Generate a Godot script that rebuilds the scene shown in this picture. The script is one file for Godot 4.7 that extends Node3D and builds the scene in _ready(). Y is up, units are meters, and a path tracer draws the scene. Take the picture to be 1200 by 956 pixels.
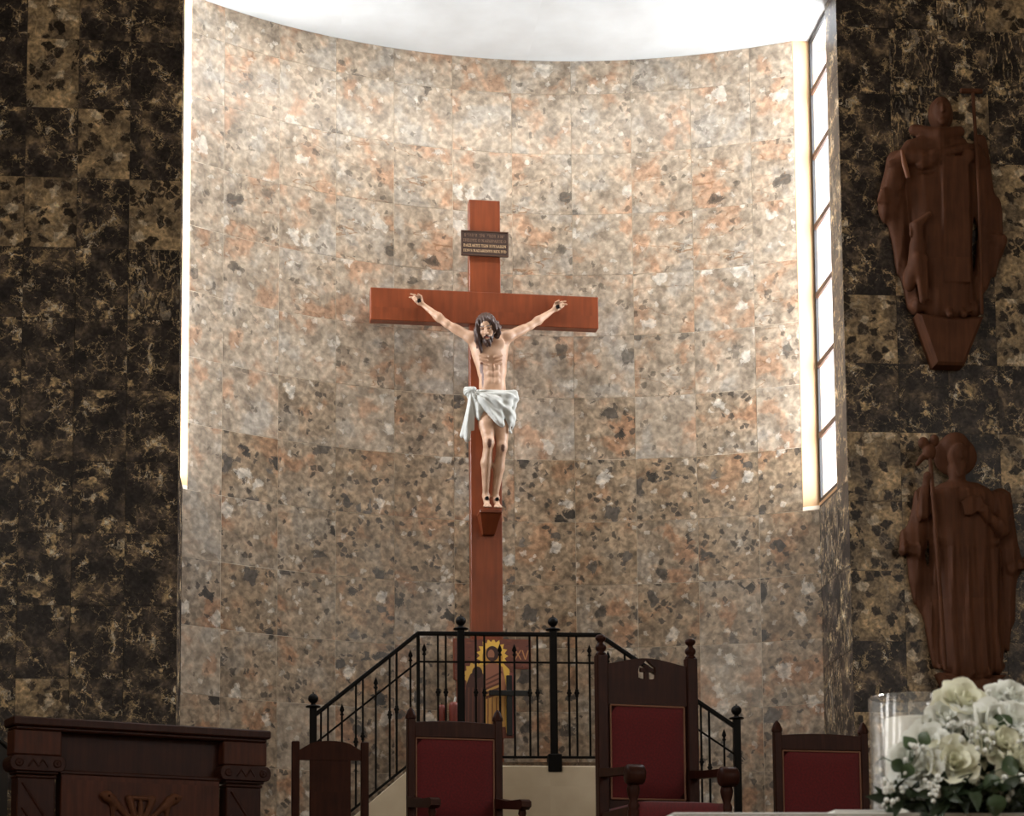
extends Node3D
# A church sanctuary: a curved marble apse behind two dark marble walls, a crucifix, iron stair railing,
# carved chairs and an altar with flowers. Metres, y up, the nave floor at y = 0.

const RAD := 4.258            # radius of the apse wall, its axis at x = 0, z = 0
const APSE_TOP := 8.92        # apse ceiling
const ROW0 := 8.641           # topmost full joint of the apse tiling
const FRONT := -2.8           # plane of the two dark marble walls
const JAMB_L := -2.655
const JAMB_R := 2.155
const SILL := 5.17
const PLATFORM := 2.15        # floor of the upper presbytery
const LANDING := 3.1          # landing in front of the cross

var M := {}
var T := {}
var rng := RandomNumberGenerator.new()
var taken := {}


func _ready() -> void:
	# ---- camera, sky, lights, exposure
	var cam := Camera3D.new()
	cam.name = "camera"
	cam.transform = Transform3D(Basis(Vector3(0.99525911, -0.00764904, 0.09695771), Vector3(-0.00334308, 0.99362302, 0.11270367), Vector3(-0.09720149, -0.1124935, 0.98888679)), Vector3(-1.771, 1.4, 12.041))
	cam.projection = Camera3D.PROJECTION_FRUSTUM
	cam.near = 0.1
	cam.far = 200.0
	cam.size = 0.03824
	cam.frustum_offset = Vector2(0, 0.016565)
	var lens := CameraAttributesPhysical.new()
	lens.frustum_focal_length = 50.0
	lens.frustum_near = 0.1
	lens.frustum_far = 200.0
	lens.exposure_aperture = 6.0
	lens.frustum_focus_distance = 15.6
	cam.attributes = lens
	add_child(cam)
	cam.current = true

	var env := Environment.new()
	env.background_mode = Environment.BG_SKY
	var sky := Sky.new()
	var air := ProceduralSkyMaterial.new()
	air.sky_top_color = Color(0.92, 0.95, 1.0)
	air.sky_horizon_color = Color(0.99, 0.99, 1.0)
	air.ground_bottom_color = Color(0.5, 0.49, 0.46)
	air.ground_horizon_color = Color(0.7, 0.69, 0.67)
	air.sky_energy_multiplier = 1.5
	air.ground_energy_multiplier = 1.0
	sky.sky_material = air
	env.sky = sky
	env.tonemap_mode = Environment.TONE_MAPPER_LINEAR
	env.tonemap_exposure = 1.65
	env.sdfgi_enabled = true
	env.ssao_enabled = true
	env.ssil_enabled = true
	var we := WorldEnvironment.new()
	we.name = "environment"
	we.environment = env
	add_child(we)

	# daylight through the two tall apse windows
	daylight("apse_daylight", Vector3(2.30, 7.045, -3.43), Vector3(-1, 0, 0), Vector2(0.56, 3.7), Color(0.97, 0.985, 1.0), 5.5)
	daylight("apse_daylight", Vector3(-2.87, 7.045, -3.12), Vector3(1, 0, 0), Vector2(0.46, 3.7), Color(0.97, 0.985, 1.0), 11.0)
	# skylight in the apse ceiling, in front of the part the picture shows
	daylight("skylight_glow", Vector3(-0.48, 8.885, -2.98), Vector3(0, -1, 0.001), Vector2(2.9, 0.22), Color(1.0, 0.99, 0.97), 4.5)
	# daylight through the nave windows, high in both side walls
	for z: float in NAVE_WINDOWS:
		daylight("nave_daylight", Vector3(-6.95, 6.4, z), Vector3(1, -0.25, 0), Vector2(1.3, 4.4), Color(1.0, 0.97, 0.92), 1.5)
		daylight("nave_daylight", Vector3(6.95, 6.4, z), Vector3(-1, -0.25, 0), Vector2(1.3, 4.4), Color(1.0, 0.97, 0.92), 1.5)

	rng.seed = 20
	make_textures()
	make_materials()
	build_shell()
	build_apse()
	build_front_walls()
	build_windows()
	build_stairs()
	build_cross()
	build_figure()
	build_icon()
	build_reliefs()
	build_furniture()
	build_altar()


const NAVE_WINDOWS := [7.0, 10.0, 13.0]


func daylight(called: String, at: Vector3, towards: Vector3, size: Vector2, tint: Color, energy: float) -> void:
	var l := AreaLight3D.new()
	l.name = called
	l.area_size = size
	l.area_normalize_energy = false
	l.light_color = tint
	l.light_energy = energy
	l.shadow_enabled = true
	l.area_range = 40.0
	add_child(l, true)
	l.look_at_from_position(at, at + towards, Vector3.UP)


# ---------------------------------------------------------------- naming

func numbered(called: String) -> String:
	var n: int = taken.get(called, 0)
	taken[called] = n + 1
	return called if n == 0 else "%s_%03d" % [called, n]


func tag(o: Node3D, label: String, category: String, group := "") -> Node3D:
	o.set_meta("label", label)
	o.set_meta("category", category)
	if group:
		o.set_meta("group", group)
	return o


func thing(called: String, label: String, category: String, at := Vector3.ZERO, turn := 0.0, group := "") -> Node3D:
	var o := Node3D.new()
	o.name = numbered(called)
	add_child(o)
	o.position = at
	o.rotation.y = turn
	return tag(o, label, category, group)


func structure(called: String, label: String) -> Node3D:
	var o := Node3D.new()
	o.name = called
	add_child(o)
	o.set_meta("kind", "structure")
	o.set_meta("label", label)
	return o


func part(called: String, m: Mesh, mat: Material, parent: Node3D, at := Vector3.ZERO, basis := Basis.IDENTITY) -> MeshInstance3D:
	var o := MeshInstance3D.new()
	o.name = called
	o.mesh = m
	o.material_override = mat
	o.transform = Transform3D(basis, at)
	parent.add_child(o, true)
	return o


# ---------------------------------------------------------------- mesh helpers (faces given counter-clockwise from outside)

func begin(smooth := false) -> SurfaceTool:
	var st := SurfaceTool.new()
	st.begin(Mesh.PRIMITIVE_TRIANGLES)
	st.set_smooth_group(0 if smooth else -1)
	return st


func done(st: SurfaceTool) -> ArrayMesh:
	st.generate_normals()
	st.index()
	return st.commit()


func tri(st: SurfaceTool, a: Vector3, b: Vector3, c: Vector3) -> void:
	st.add_vertex(a)
	st.add_vertex(c)
	st.add_vertex(b)


func quad(st: SurfaceTool, a: Vector3, b: Vector3, c: Vector3, d: Vector3) -> void:
	tri(st, a, b, c)
	tri(st, a, c, d)


func block(st: SurfaceTool, lo: Vector3, hi: Vector3, bevel := 0.0, xf := Transform3D.IDENTITY) -> void:
	st.set_smooth_group(-1)
	var c := (lo + hi) / 2.0
	var h := (hi - lo) / 2.0
	var b := minf(bevel, minf(h.x, minf(h.y, h.z)) * 0.9)
	# the three copies of each corner: pulled in along two of the axes
	var v := func(sx: float, sy: float, sz: float, axis: int) -> Vector3:
		var p := Vector3(sx * (h.x - b), sy * (h.y - b), sz * (h.z - b))
		p[axis] += b * [sx, sy, sz][axis]
		return xf * (c + p)
	for s: float in [-1.0, 1.0]:
		var f := [[v.call(s, -1, -1, 0), v.call(s, 1, -1, 0), v.call(s, 1, 1, 0), v.call(s, -1, 1, 0)], [v.call(-1, s, -1, 1), v.call(-1, s, 1, 1), v.call(1, s, 1, 1), v.call(1, s, -1, 1)], [v.call(-1, -1, s, 2), v.call(1, -1, s, 2), v.call(1, 1, s, 2), v.call(-1, 1, s, 2)]]
		for q in f:
			if s > 0:
				quad(st, q[0], q[1], q[2], q[3])
			else:
				quad(st, q[3], q[2], q[1], q[0])
	if b <= 0.0:
		return
	for s: float in [-1.0, 1.0]:
		for t: float in [-1.0, 1.0]:
			var along := [[v.call(-1, s, t, 1), v.call(1, s, t, 1), v.call(1, s, t, 2), v.call(-1, s, t, 2)], [v.call(t, -1, s, 2), v.call(t, 1, s, 2), v.call(t, 1, s, 0), v.call(t, -1, s, 0)], [v.call(s, t, -1, 0), v.call(s, t, 1, 0), v.call(s, t, 1, 1), v.call(s, t, -1, 1)]]
			for q in along:
				if s * t > 0:
					quad(st, q[3], q[2], q[1], q[0])
				else:
					quad(st, q[0], q[1], q[2], q[3])
			for r: float in [-1.0, 1.0]:
				if s * t * r > 0:
					tri(st, v.call(s, t, r, 0), v.call(s, t, r, 1), v.call(s, t, r, 2))
				else:
					tri(st, v.call(s, t, r, 2), v.call(s, t, r, 1), v.call(s, t, r, 0))


func box(lo: Vector3, hi: Vector3, bevel := 0.0) -> ArrayMesh:
	var st := begin()
	block(st, lo, hi, bevel)
	return done(st)


# a profile of (radius, height) turned about y
func lathe(st: SurfaceTool, profile: Array, n := 16, xf := Transform3D.IDENTITY, smooth := true) -> void:
	st.set_smooth_group(0 if smooth else -1)
	for i in n:
		var a := TAU * i / n
		var b := TAU * (i + 1) / n
		for k in profile.size() - 1:
			var p: Vector2 = profile[k]
			var q: Vector2 = profile[k + 1]
			var pa := xf * Vector3(p.x * sin(a), p.y, p.x * cos(a))
			var pb := xf * Vector3(p.x * sin(b), p.y, p.x * cos(b))
			var qa := xf * Vector3(q.x * sin(a), q.y, q.x * cos(a))
			var qb := xf * Vector3(q.x * sin(b), q.y, q.x * cos(b))
			if p.x > 1e-6:
				tri(st, pa, pb, qb)
			if q.x > 1e-6:
				tri(st, pa, qb, qa)


func turned(profile: Array, n := 16, smooth := true) -> ArrayMesh:
	var st := begin(true)
	lathe(st, profile, n, Transform3D.IDENTITY, smooth)
	return done(st)


# a round bar along points, with a radius at each
func tube(st: SurfaceTool, pts: Array, radii: Array, n := 8, caps := true) -> void:
	st.set_smooth_group(0)
	var rings := []
	for i in pts.size():
		var d: Vector3 = (pts[mini(i + 1, pts.size() - 1)] - pts[maxi(i - 1, 0)]).normalized()
		var side := d.cross(Vector3.UP if absf(d.y) < 0.9 else Vector3.RIGHT).normalized()
		var up := side.cross(d).normalized()
		var ring := []
		for k in n:
			var a := TAU * k / n
			ring.append(pts[i] + (side * cos(a) + up * sin(a)) * float(radii[mini(i, radii.size() - 1)]))
		rings.append(ring)
	for i in pts.size() - 1:
		for k in n:
			var k2 := (k + 1) % n
			quad(st, rings[i][k2], rings[i][k], rings[i + 1][k], rings[i + 1][k2])
	if caps:
		st.set_smooth_group(-1)
		var e := pts.size() - 1
		for k in n:
			var k2 := (k + 1) % n
			tri(st, pts[0], rings[0][k], rings[0][k2])
			tri(st, pts[e], rings[e][k2], rings[e][k])


# an outline in the xy plane (counter-clockwise) pushed out from z0 to z1
func prism(st: SurfaceTool, outline: PackedVector2Array, z0: float, z1: float, xf := Transform3D.IDENTITY, bevel := 0.0, smooth := false) -> void:
	if Geometry2D.is_polygon_clockwise(outline):
		outline.reverse()
	var front := outline
	var zs := z1
	if bevel > 0.0:
		var inner := Geometry2D.offset_polygon(outline, -bevel, Geometry2D.JOIN_MITER)
		if inner.size() == 1 and inner[0].size() == outline.size():
			front = inner[0]
			if Geometry2D.is_polygon_clockwise(front):
				front.reverse()
			# line the two rings up
			var best := 0
			for i in front.size():
				if front[i].distance_to(outline[0]) < front[best].distance_to(outline[0]):
					best = i
			var turned_ring := PackedVector2Array()
			for i in front.size():
				turned_ring.append(front[(best + i) % front.size()])
			front = turned_ring
			zs = z1 - bevel
	st.set_smooth_group(-1)
	var idx := Geometry2D.triangulate_polygon(front)
	for i in range(0, idx.size(), 3):
		var a := front[idx[i]]
		var b := front[idx[i + 1]]
		var c := front[idx[i + 2]]
		if (b - a).cross(c - a) < 0:
			var t := b
			b = c
			c = t
		tri(st, xf * Vector3(a.x, a.y, z1), xf * Vector3(b.x, b.y, z1), xf * Vector3(c.x, c.y, z1))
	idx = Geometry2D.triangulate_polygon(outline)
	for i in range(0, idx.size(), 3):
		var a := outline[idx[i]]
		var b := outline[idx[i + 1]]
		var c := outline[idx[i + 2]]
		if (b - a).cross(c - a) > 0:
			var t := b
			b = c
			c = t
		tri(st, xf * Vector3(a.x, a.y, z0), xf * Vector3(b.x, b.y, z0), xf * Vector3(c.x, c.y, z0))
	st.set_smooth_group(1 if smooth else -1)
	for i in outline.size():
		var j := (i + 1) % outline.size()
		quad(st, xf * Vector3(outline[i].x, outline[i].y, z0), xf * Vector3(outline[j].x, outline[j].y, z0), xf * Vector3(outline[j].x, outline[j].y, zs), xf * Vector3(outline[i].x, outline[i].y, zs))
		if zs != z1:
			quad(st, xf * Vector3(outline[i].x, outline[i].y, zs), xf * Vector3(outline[j].x, outline[j].y, zs), xf * Vector3(front[j].x, front[j].y, z1), xf * Vector3(front[i].x, front[i].y, z1))


func slab(points: Array, z0: float, z1: float, bevel := 0.0) -> ArrayMesh:
	var st := begin()
	prism(st, PackedVector2Array(points), z0, z1, Transform3D.IDENTITY, bevel)
	return done(st)


# ---------------------------------------------------------------- textures: stone, wood, cloth

func noise_bytes(size: int, kind: int, freq: float, sd: int, oct := 1, warp := 0.0, warp_freq := 0.02, ret := 0, stretch := 1.0) -> PackedByteArray:
	var n := FastNoiseLite.new()
	n.noise_type = kind
	n.seed = sd
	n.frequency = freq
	n.fractal_type = FastNoiseLite.FRACTAL_FBM if oct > 1 else FastNoiseLite.FRACTAL_NONE
	n.fractal_octaves = oct
	if kind == FastNoiseLite.TYPE_CELLULAR:
		n.cellular_return_type = ret
		n.cellular_jitter = 1.0
		n.cellular_distance_function = FastNoiseLite.DISTANCE_EUCLIDEAN
	if warp > 0.0:
		n.domain_warp_enabled = true
		n.domain_warp_amplitude = warp
		n.domain_warp_frequency = warp_freq
		n.domain_warp_fractal_octaves = 3
	var im: Image
	if stretch != 1.0:
		im = n.get_image(maxi(8, int(size / stretch)), size)
		im.resize(size, size, Image.INTERPOLATE_CUBIC)
	else:
		im = n.get_image(size, size)
	im.convert(Image.FORMAT_L8)
	return im.get_data()


func ramp(stops: Array) -> PackedVector3Array:
	var out := PackedVector3Array()
	out.resize(256)
	for i in 256:
		var t := i / 255.0
		var k := 0
		while k < stops.size() - 2 and t > stops[k + 1][0]:
			k += 1
		var f := clampf((t - stops[k][0]) / (stops[k + 1][0] - stops[k][0]), 0, 1)
		var a: Vector3 = stops[k][1]
		out[i] = a.lerp(stops[k + 1][1], f)
	return out


# pale breccia: a mottled ground with broken lumps of darker and lighter stone
func pale_breccia(sd: int, lump_from: int, speck_from: int, gate_from: int, warm: float, strong: float, cast: Vector3, rough: float, vein: bool) -> Image:
	const N := 1024
	var cell := FastNoiseLite.TYPE_CELLULAR
	var simplex := FastNoiseLite.TYPE_SIMPLEX_SMOOTH
	var ground := noise_bytes(N, simplex, 0.011, sd, 5, 60.0, 0.008)
	var tone := noise_bytes(N, simplex, 0.006, sd + 1, 4, 50.0, 0.012)
	var grain := noise_bytes(N, simplex, 0.045, sd + 2, 5, 14.0, 0.05)
	var c1 := noise_bytes(N, cell, 0.026, sd + 3, 1, 34.0, 0.030, FastNoiseLite.RETURN_CELL_VALUE)
	var e1 := noise_bytes(N, cell, 0.026, sd + 3, 1, 34.0, 0.030, FastNoiseLite.RETURN_DISTANCE2_SUB)
	var c2 := noise_bytes(N, cell, 0.065, sd + 4, 1, 16.0, 0.06, FastNoiseLite.RETURN_CELL_VALUE)
	var e2 := noise_bytes(N, cell, 0.065, sd + 4, 1, 16.0, 0.06, FastNoiseLite.RETURN_DISTANCE2_SUB)
	var gate := noise_bytes(N, simplex, 0.008, sd + 5, 3)
	var crack := ground
	if vein:
		crack = noise_bytes(N, simplex, 0.007, sd + 6, 4, 8.0, 0.02, 0, 4.0)
	var lut := ramp([[0.0, Vector3(138, 125, 112)], [0.25, Vector3(168, 154, 138)], [0.45, Vector3(188, 174, 157)], [0.62, Vector3(199, 184, 166)], [0.78, Vector3(206, 186, 166)], [1.0, Vector3(184, 154, 130)]])
	var grey := Vector3(192, 185, 176)
	var rust := Vector3(196, 152, 122)
	var out := PackedByteArray()
	out.resize(N * N * 3)
	for i in N * N:
		var p := lut[ground[i]] * cast
		var t := tone[i]
		if t > 150:
			p = p.lerp(grey * cast, minf((t - 150) / 60.0, 0.85))
		elif t < 92:
			p = p.lerp(rust * cast, minf((92 - t) / 60.0, 0.6) * warm)
		var g := gate[i]
		var r := grain[i]
		var v := c2[i]
		var e := e2[i]
		if v > speck_from and g > gate_from - 12 and e > 34:
			p = p.lerp(Vector3(74, 66, 58), minf((e - 34) / 30.0, 0.9) * strong)
		elif v < 14 and e > 46:
			p = p.lerp(Vector3(206, 198, 186), 0.55)
		else:
			p *= 0.93 + v * 0.0005
		v = c1[i]
		e = e1[i] + ((r - 128) >> 3)
		if v > lump_from and g > gate_from and e > 30:
			p = p.lerp(Vector3(72, 66, 60) * (0.7 + (v & 7) * 0.11), minf((e - 30) / 16.0, 1.0) * strong)
		elif v < 9 and e > 40:
			p = p.lerp(Vector3(206, 198, 186), minf((e - 40) / 30.0, 0.7))
		if vein:
			var k := absi(crack[i] - 128)
			if k < 3 and r > 104:
				p = p.lerp(Vector3(118, 84, 58), 0.7 - k * 0.2)
		p *= 1.0 + (r - 126) * rough
		var o := i * 3
		out[o] = clampi(int(p.x), 0, 255)
		out[o + 1] = clampi(int(p.y), 0, 255)
		out[o + 2] = clampi(int(p.z), 0, 255)
	return Image.create_from_data(N, N, false, Image.FORMAT_RGB8, out)


# dark marble: black to brown ground, a net of golden veins
# kind 0 black with a net of veins, 1 brown with dark lumps, 2 long slanting streaks
func dark_marble(sd: int, kind: int) -> Image:
	const N := 1024
	var cell := FastNoiseLite.TYPE_CELLULAR
	var simplex := FastNoiseLite.TYPE_SIMPLEX_SMOOTH
	var ground := noise_bytes(N, simplex, 0.010, sd, 5, 60.0, 0.01)
	var grain := noise_bytes(N, simplex, 0.06, sd + 2, 5, 20.0, 0.03)
	var e1 := noise_bytes(N, cell, 0.014, sd + 3, 1, 60.0, 0.020, FastNoiseLite.RETURN_DISTANCE2_SUB)
	var e2 := noise_bytes(N, cell, 0.036, sd + 4, 1, 30.0, 0.04, FastNoiseLite.RETURN_DISTANCE2_SUB)
	var c2 := noise_bytes(N, cell, 0.036, sd + 4, 1, 30.0, 0.04, FastNoiseLite.RETURN_CELL_VALUE)
	var wide := noise_bytes(N, simplex, 0.010, sd + 5, 4, 30.0, 0.015)
	var streak := ground
	if kind == 2:
		streak = noise_bytes(N, simplex, 0.007, sd + 6, 4, 40.0, 0.006, 0, 0.3)
	var lut := ramp([[0.0, Vector3(38, 35, 35)], [0.5, Vector3(56, 50, 48)], [0.7, Vector3(84, 74, 66)], [0.88, Vector3(130, 112, 90)], [1.0, Vector3(172, 148, 116)]])
	if kind == 1:
		lut = ramp([[0.0, Vector3(90, 79, 67)], [0.4, Vector3(138, 120, 96)], [0.65, Vector3(174, 151, 118)], [0.85, Vector3(208, 180, 140)], [1.0, Vector3(232, 206, 168)]])
	var gold := Vector3(232, 202, 152)
	var pale := Vector3(236, 222, 198)
	var out := PackedByteArray()
	out.resize(N * N * 3)
	for i in N * N:
		var p := lut[ground[i]]
		var w := wide[i]
		var r := grain[i]
		var e := e1[i] + ((r - 128) >> 4)
		var f := e2[i] + ((r - 128) >> 3)
		var v := c2[i]
		if kind == 1:
			if v > 165 and f > 22 and w > 80:
				p = p.lerp(Vector3(48, 41, 36) * (0.8 + (v & 7) * 0.07), minf((f - 22) / 18.0, 0.9))
			elif v < 20 and f > 30:
				p = p.lerp(pale, 0.6)
			if e < 8:
				p = p.lerp(pale, (1.0 - maxf(e, 0) / 8.0) * 0.5)
		else:
			if kind == 2:
				var k := absi(streak[i] - 128)
				if k < 12:
					p = p.lerp(gold, (1.0 - k / 12.0) * 0.8)
				elif streak[i] > 190:
					p = p.lerp(pale, 0.35)
			var thick := 5.0 + maxf(w - 110, 0) * 0.16
			if e < thick:
				p = p.lerp(gold if w < 178 else pale, minf((1.0 - maxf(e, 0) / thick) * 1.5, 1.0) * clampf((w - 40) / 130.0, 0.0, 0.95))
			elif w > 196:
				p = p.lerp(gold, minf((w - 196) / 30.0, 0.75))
			var fine := 9.0 + maxf(w - 128, 0) * 0.12
			if f < fine and w > 84:
				p = p.lerp(gold, minf((1.0 - maxf(f, 0) / fine) * 1.4, 1.0) * minf((w - 84) / 60.0, 0.85))
			p *= 0.86 + v * 0.0011
		p *= 0.62 + r * 0.003
		var o := i * 3
		out[o] = clampi(int(p.x), 0, 255)
		out[o + 1] = clampi(int(p.y), 0, 255)
		out[o + 2] = clampi(int(p.z), 0, 255)
	return Image.create_from_data(N, N, false, Image.FORMAT_RGB8, out)


# wood: long soft grain down v
func wood_image(sd: int, dark: Vector3, light: Vector3) -> Image:
	const N := 512
	var simplex := FastNoiseLite.TYPE_SIMPLEX_SMOOTH
	var a := noise_bytes(N, simplex, 0.03, sd, 4, 8.0, 0.01)
	var b := noise_bytes(N, simplex, 0.006, sd + 1, 3)
	var im := Image.create_from_data(N, N, false, Image.FORMAT_L8, a)
	var fine := im.get_region(Rect2i(0, 0, N, 48))
	fine.resize(N, N, Image.INTERPOLATE_CUBIC)
	a = fine.get_data()
	var out := PackedByteArray()
	out.resize(N * N * 3)
	for i in N * N:
		var p := dark.lerp(light, clampf(a[i] / 255.0 * 0.65 + b[i] / 255.0 * 0.35, 0, 1))
		var o := i * 3
		out[o] = int(p.x)
		out[o + 1] = int(p.y)
		out[o + 2] = int(p.z)
	return Image.create_from_data(N, N, false, Image.FORMAT_RGB8, out)


func soft_image(sd: int, dark: Vector3, light: Vector3, freq: float, n := 256) -> Image:
	var a := noise_bytes(n, FastNoiseLite.TYPE_SIMPLEX_SMOOTH, freq, sd, 5)
	var out := PackedByteArray()
	out.resize(n * n * 3)
	for i in n * n:
		var p := dark.lerp(light, a[i] / 255.0)
		out[i * 3] = int(p.x)
		out[i * 3 + 1] = int(p.y)
		out[i * 3 + 2] = int(p.z)
	return Image.create_from_data(n, n, false, Image.FORMAT_RGB8, out)


func make_textures() -> void:
	var jobs := {
		"pale0": pale_breccia.bind(11, 244, 240, 118, 1.0, 0.5, Vector3(0.875, 0.855, 0.83), 0.0017, false),
		"pale1": pale_breccia.bind(37, 226, 214, 96, 0.8, 0.92, Vector3(0.78, 0.725, 0.655), 0.0026, false),
		"pale3": pale_breccia.bind(57, 238, 226, 104, 1.2, 0.85, Vector3(0.80, 0.76, 0.71), 0.0024, false),
		"pale2": pale_breccia.bind(71, 241, 234, 115, 1.0, 0.58, Vector3(0.865, 0.84, 0.81), 0.0018, true),
		"dark0": dark_marble.bind(101, 0),
		"dark1": dark_marble.bind(131, 1),
		"dark2": dark_marble.bind(161, 2),
		"wood_red": wood_image.bind(201, Vector3(98, 46, 25), Vector3(142, 70, 38)),
		"wood_dark": wood_image.bind(211, Vector3(42, 23, 18), Vector3(70, 38, 27)),
		"wood_carved": wood_image.bind(221, Vector3(74, 47, 34), Vector3(114, 73, 51)),
		"wood_dark_lit": wood_image.bind(226, Vector3(56, 30, 21), Vector3(92, 50, 33)),  # lit copy of the dark wood
		"velvet": soft_image.bind(231, Vector3(78, 9, 14), Vector3(110, 15, 21), 0.08),
		"plaster": soft_image.bind(241, Vector3(226, 222, 216), Vector3(240, 237, 232), 0.01),
		"cream": soft_image.bind(251, Vector3(226, 210, 182), Vector3(238, 224, 198), 0.012),
	}
	var pics := {}
	var ids := []
	for key in jobs:
		pics[key] = null
	for key in jobs:
		ids.append(WorkerThreadPool.add_task(func(): pics[key] = jobs[key].call()))
	for id in ids:
		WorkerThreadPool.wait_for_task_completion(id)
	for key in jobs:
		T[key] = ImageTexture.create_from_image(pics[key])
	print("textures ", Time.get_ticks_msec())


func matte(color: Color, rough: float, tex: Texture2D = null, tile := 0.0) -> StandardMaterial3D:
	var m := StandardMaterial3D.new()
	m.albedo_color = color
	m.roughness = rough
	if tex:
		m.albedo_texture = tex
		if tile > 0.0:
			m.uv1_triplanar = true
			m.uv1_scale = Vector3.ONE / tile
	return m


func make_materials() -> void:
	M.pale3 = matte(Color.WHITE, 0.32, T.pale3)
	M.pale3.metallic_specular = 0.4
	for k in 3:
		M["pale%d" % k] = matte(Color.WHITE, 0.32, T["pale%d" % k])
		M["dark%d" % k] = matte(Color.WHITE, 0.34, T["dark%d" % k])
		M["dark%d" % k].metallic_specular = 0.3
		M["pale%d" % k].metallic_specular = 0.4
	M.dark9 = matte(Color.WHITE, 0.85, T.dark0)
	M.dark9.metallic_specular = 0.1
	M.grout = matte(Color(0.80, 0.74, 0.66), 0.9)
	M.dark_grout = matte(Color(0.30, 0.26, 0.22), 0.9)
	M.plaster = matte(Color(0.90, 0.92, 0.94), 0.9, T.plaster, 1.5)
	M.nave_plaster = matte(Color(0.80, 0.77, 0.72), 0.9, T.plaster, 1.5)
	M.reveal = matte(Color(0.74, 0.60, 0.45), 0.85)
	M.stair_plaster = matte(Color.WHITE, 0.85, T.cream, 0.8)
	M.stone_floor = matte(Color(0.62, 0.57, 0.50), 0.35, T.pale0, 1.4)
	M.window_bar = matte(Color(0.27, 0.17, 0.13), 0.5)
	M.window_stile = matte(Color(0.08, 0.07, 0.07), 0.5)
	var g := matte(Color(0.93, 0.97, 1.0, 0.06), 0.02)
	g.transparency = BaseMaterial3D.TRANSPARENCY_ALPHA
	M.pane = g
	M.cross = matte(Color.WHITE, 0.34, T.wood_red, 0.9)
	M.wood = matte(Color.WHITE, 0.4, T.wood_dark, 0.6)
	M.wood.metallic_specular = 0.22
	M.wood_lit = matte(Color.WHITE, 0.4, T.wood_dark_lit, 0.6)  # same wood as the rest of the stand, lightened to look lit
	M.wood_lit.metallic_specular = 0.22
	M.carved = matte(Color.WHITE, 0.6, T.wood_carved, 0.8)
	M.carved.metallic_specular = 0.25
	M.velvet = matte(Color.WHITE, 0.85, T.velvet, 0.4)
	M.velvet.rim_enabled = true
	M.velvet.rim = 0.35
	M.velvet.rim_tint = 0.7
	M.piping = matte(Color(0.52, 0.36, 0.27), 0.7)
	M.iron = matte(Color(0.07, 0.06, 0.055), 0.5)
	M.iron.metallic_specular = 0.3
	M.iron.metallic = 0.3
	M.plaque = matte(Color(0.23, 0.15, 0.11), 0.5)
	M.plaque_rim = matte(Color(0.30, 0.19, 0.13), 0.5)
	M.gold_letter = matte(Color(0.86, 0.72, 0.56), 0.5)
	M.numeral = matte(Color(0.74, 0.52, 0.32), 0.6)
	M.dull_letter = matte(Color(0.55, 0.43, 0.35), 0.5)
	M.skin = matte(Color.WHITE, 0.42)
	M.skin.vertex_color_use_as_albedo = true
	M.hair = matte(Color(0.26, 0.165, 0.13), 0.45)
	M.cloth = matte(Color(0.76, 0.76, 0.74), 0.75)
	M.eye = matte(Color(0.12, 0.07, 0.05), 0.4)
	M.black = matte(Color(0.07, 0.07, 0.065), 0.4)
	M.red_wax = matte(Color(0.50, 0.20, 0.14), 0.5)
	M.candle_wax = matte(Color(0.93, 0.92, 0.88), 0.5)
	M.horn = matte(Color(0.50, 0.30, 0.18), 0.5)
	M.linen = matte(Color(0.92, 0.92, 0.91), 0.85)
	M.glass = matte(Color(0.97, 0.99, 1.0, 0.05), 0.02)
	M.glass.transparency = BaseMaterial3D.TRANSPARENCY_ALPHA
	M.glass.cull_mode = BaseMaterial3D.CULL_DISABLED
	for c in [["rose_white", Color(0.94, 0.95, 0.93)], ["rose_cream", Color(0.93, 0.93, 0.85)]]:
		var m := matte(c[1], 0.6)
		m.backlight_enabled = true
		m.backlight = Color(0.45, 0.45, 0.40)
		m.cull_mode = BaseMaterial3D.CULL_DISABLED
		M[c[0]] = m
	for c in [["leaf", Color(0.25, 0.33, 0.21)], ["leaf_dark", Color(0.14, 0.20, 0.11)], ["leaf_grey", Color(0.42, 0.50, 0.42)]]:
		var m := matte(c[1], 0.5)
		m.cull_mode = BaseMaterial3D.CULL_DISABLED
		M[c[0]] = m
	M.skylight = matte(Color(0.9, 0.9, 0.9), 0.6)
	M.skylight.emission_enabled = true
	M.skylight.emission = Color(1.0, 0.99, 0.97)
	M.skylight.emission_energy_multiplier = 1.0


# ---------------------------------------------------------------- the building

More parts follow.
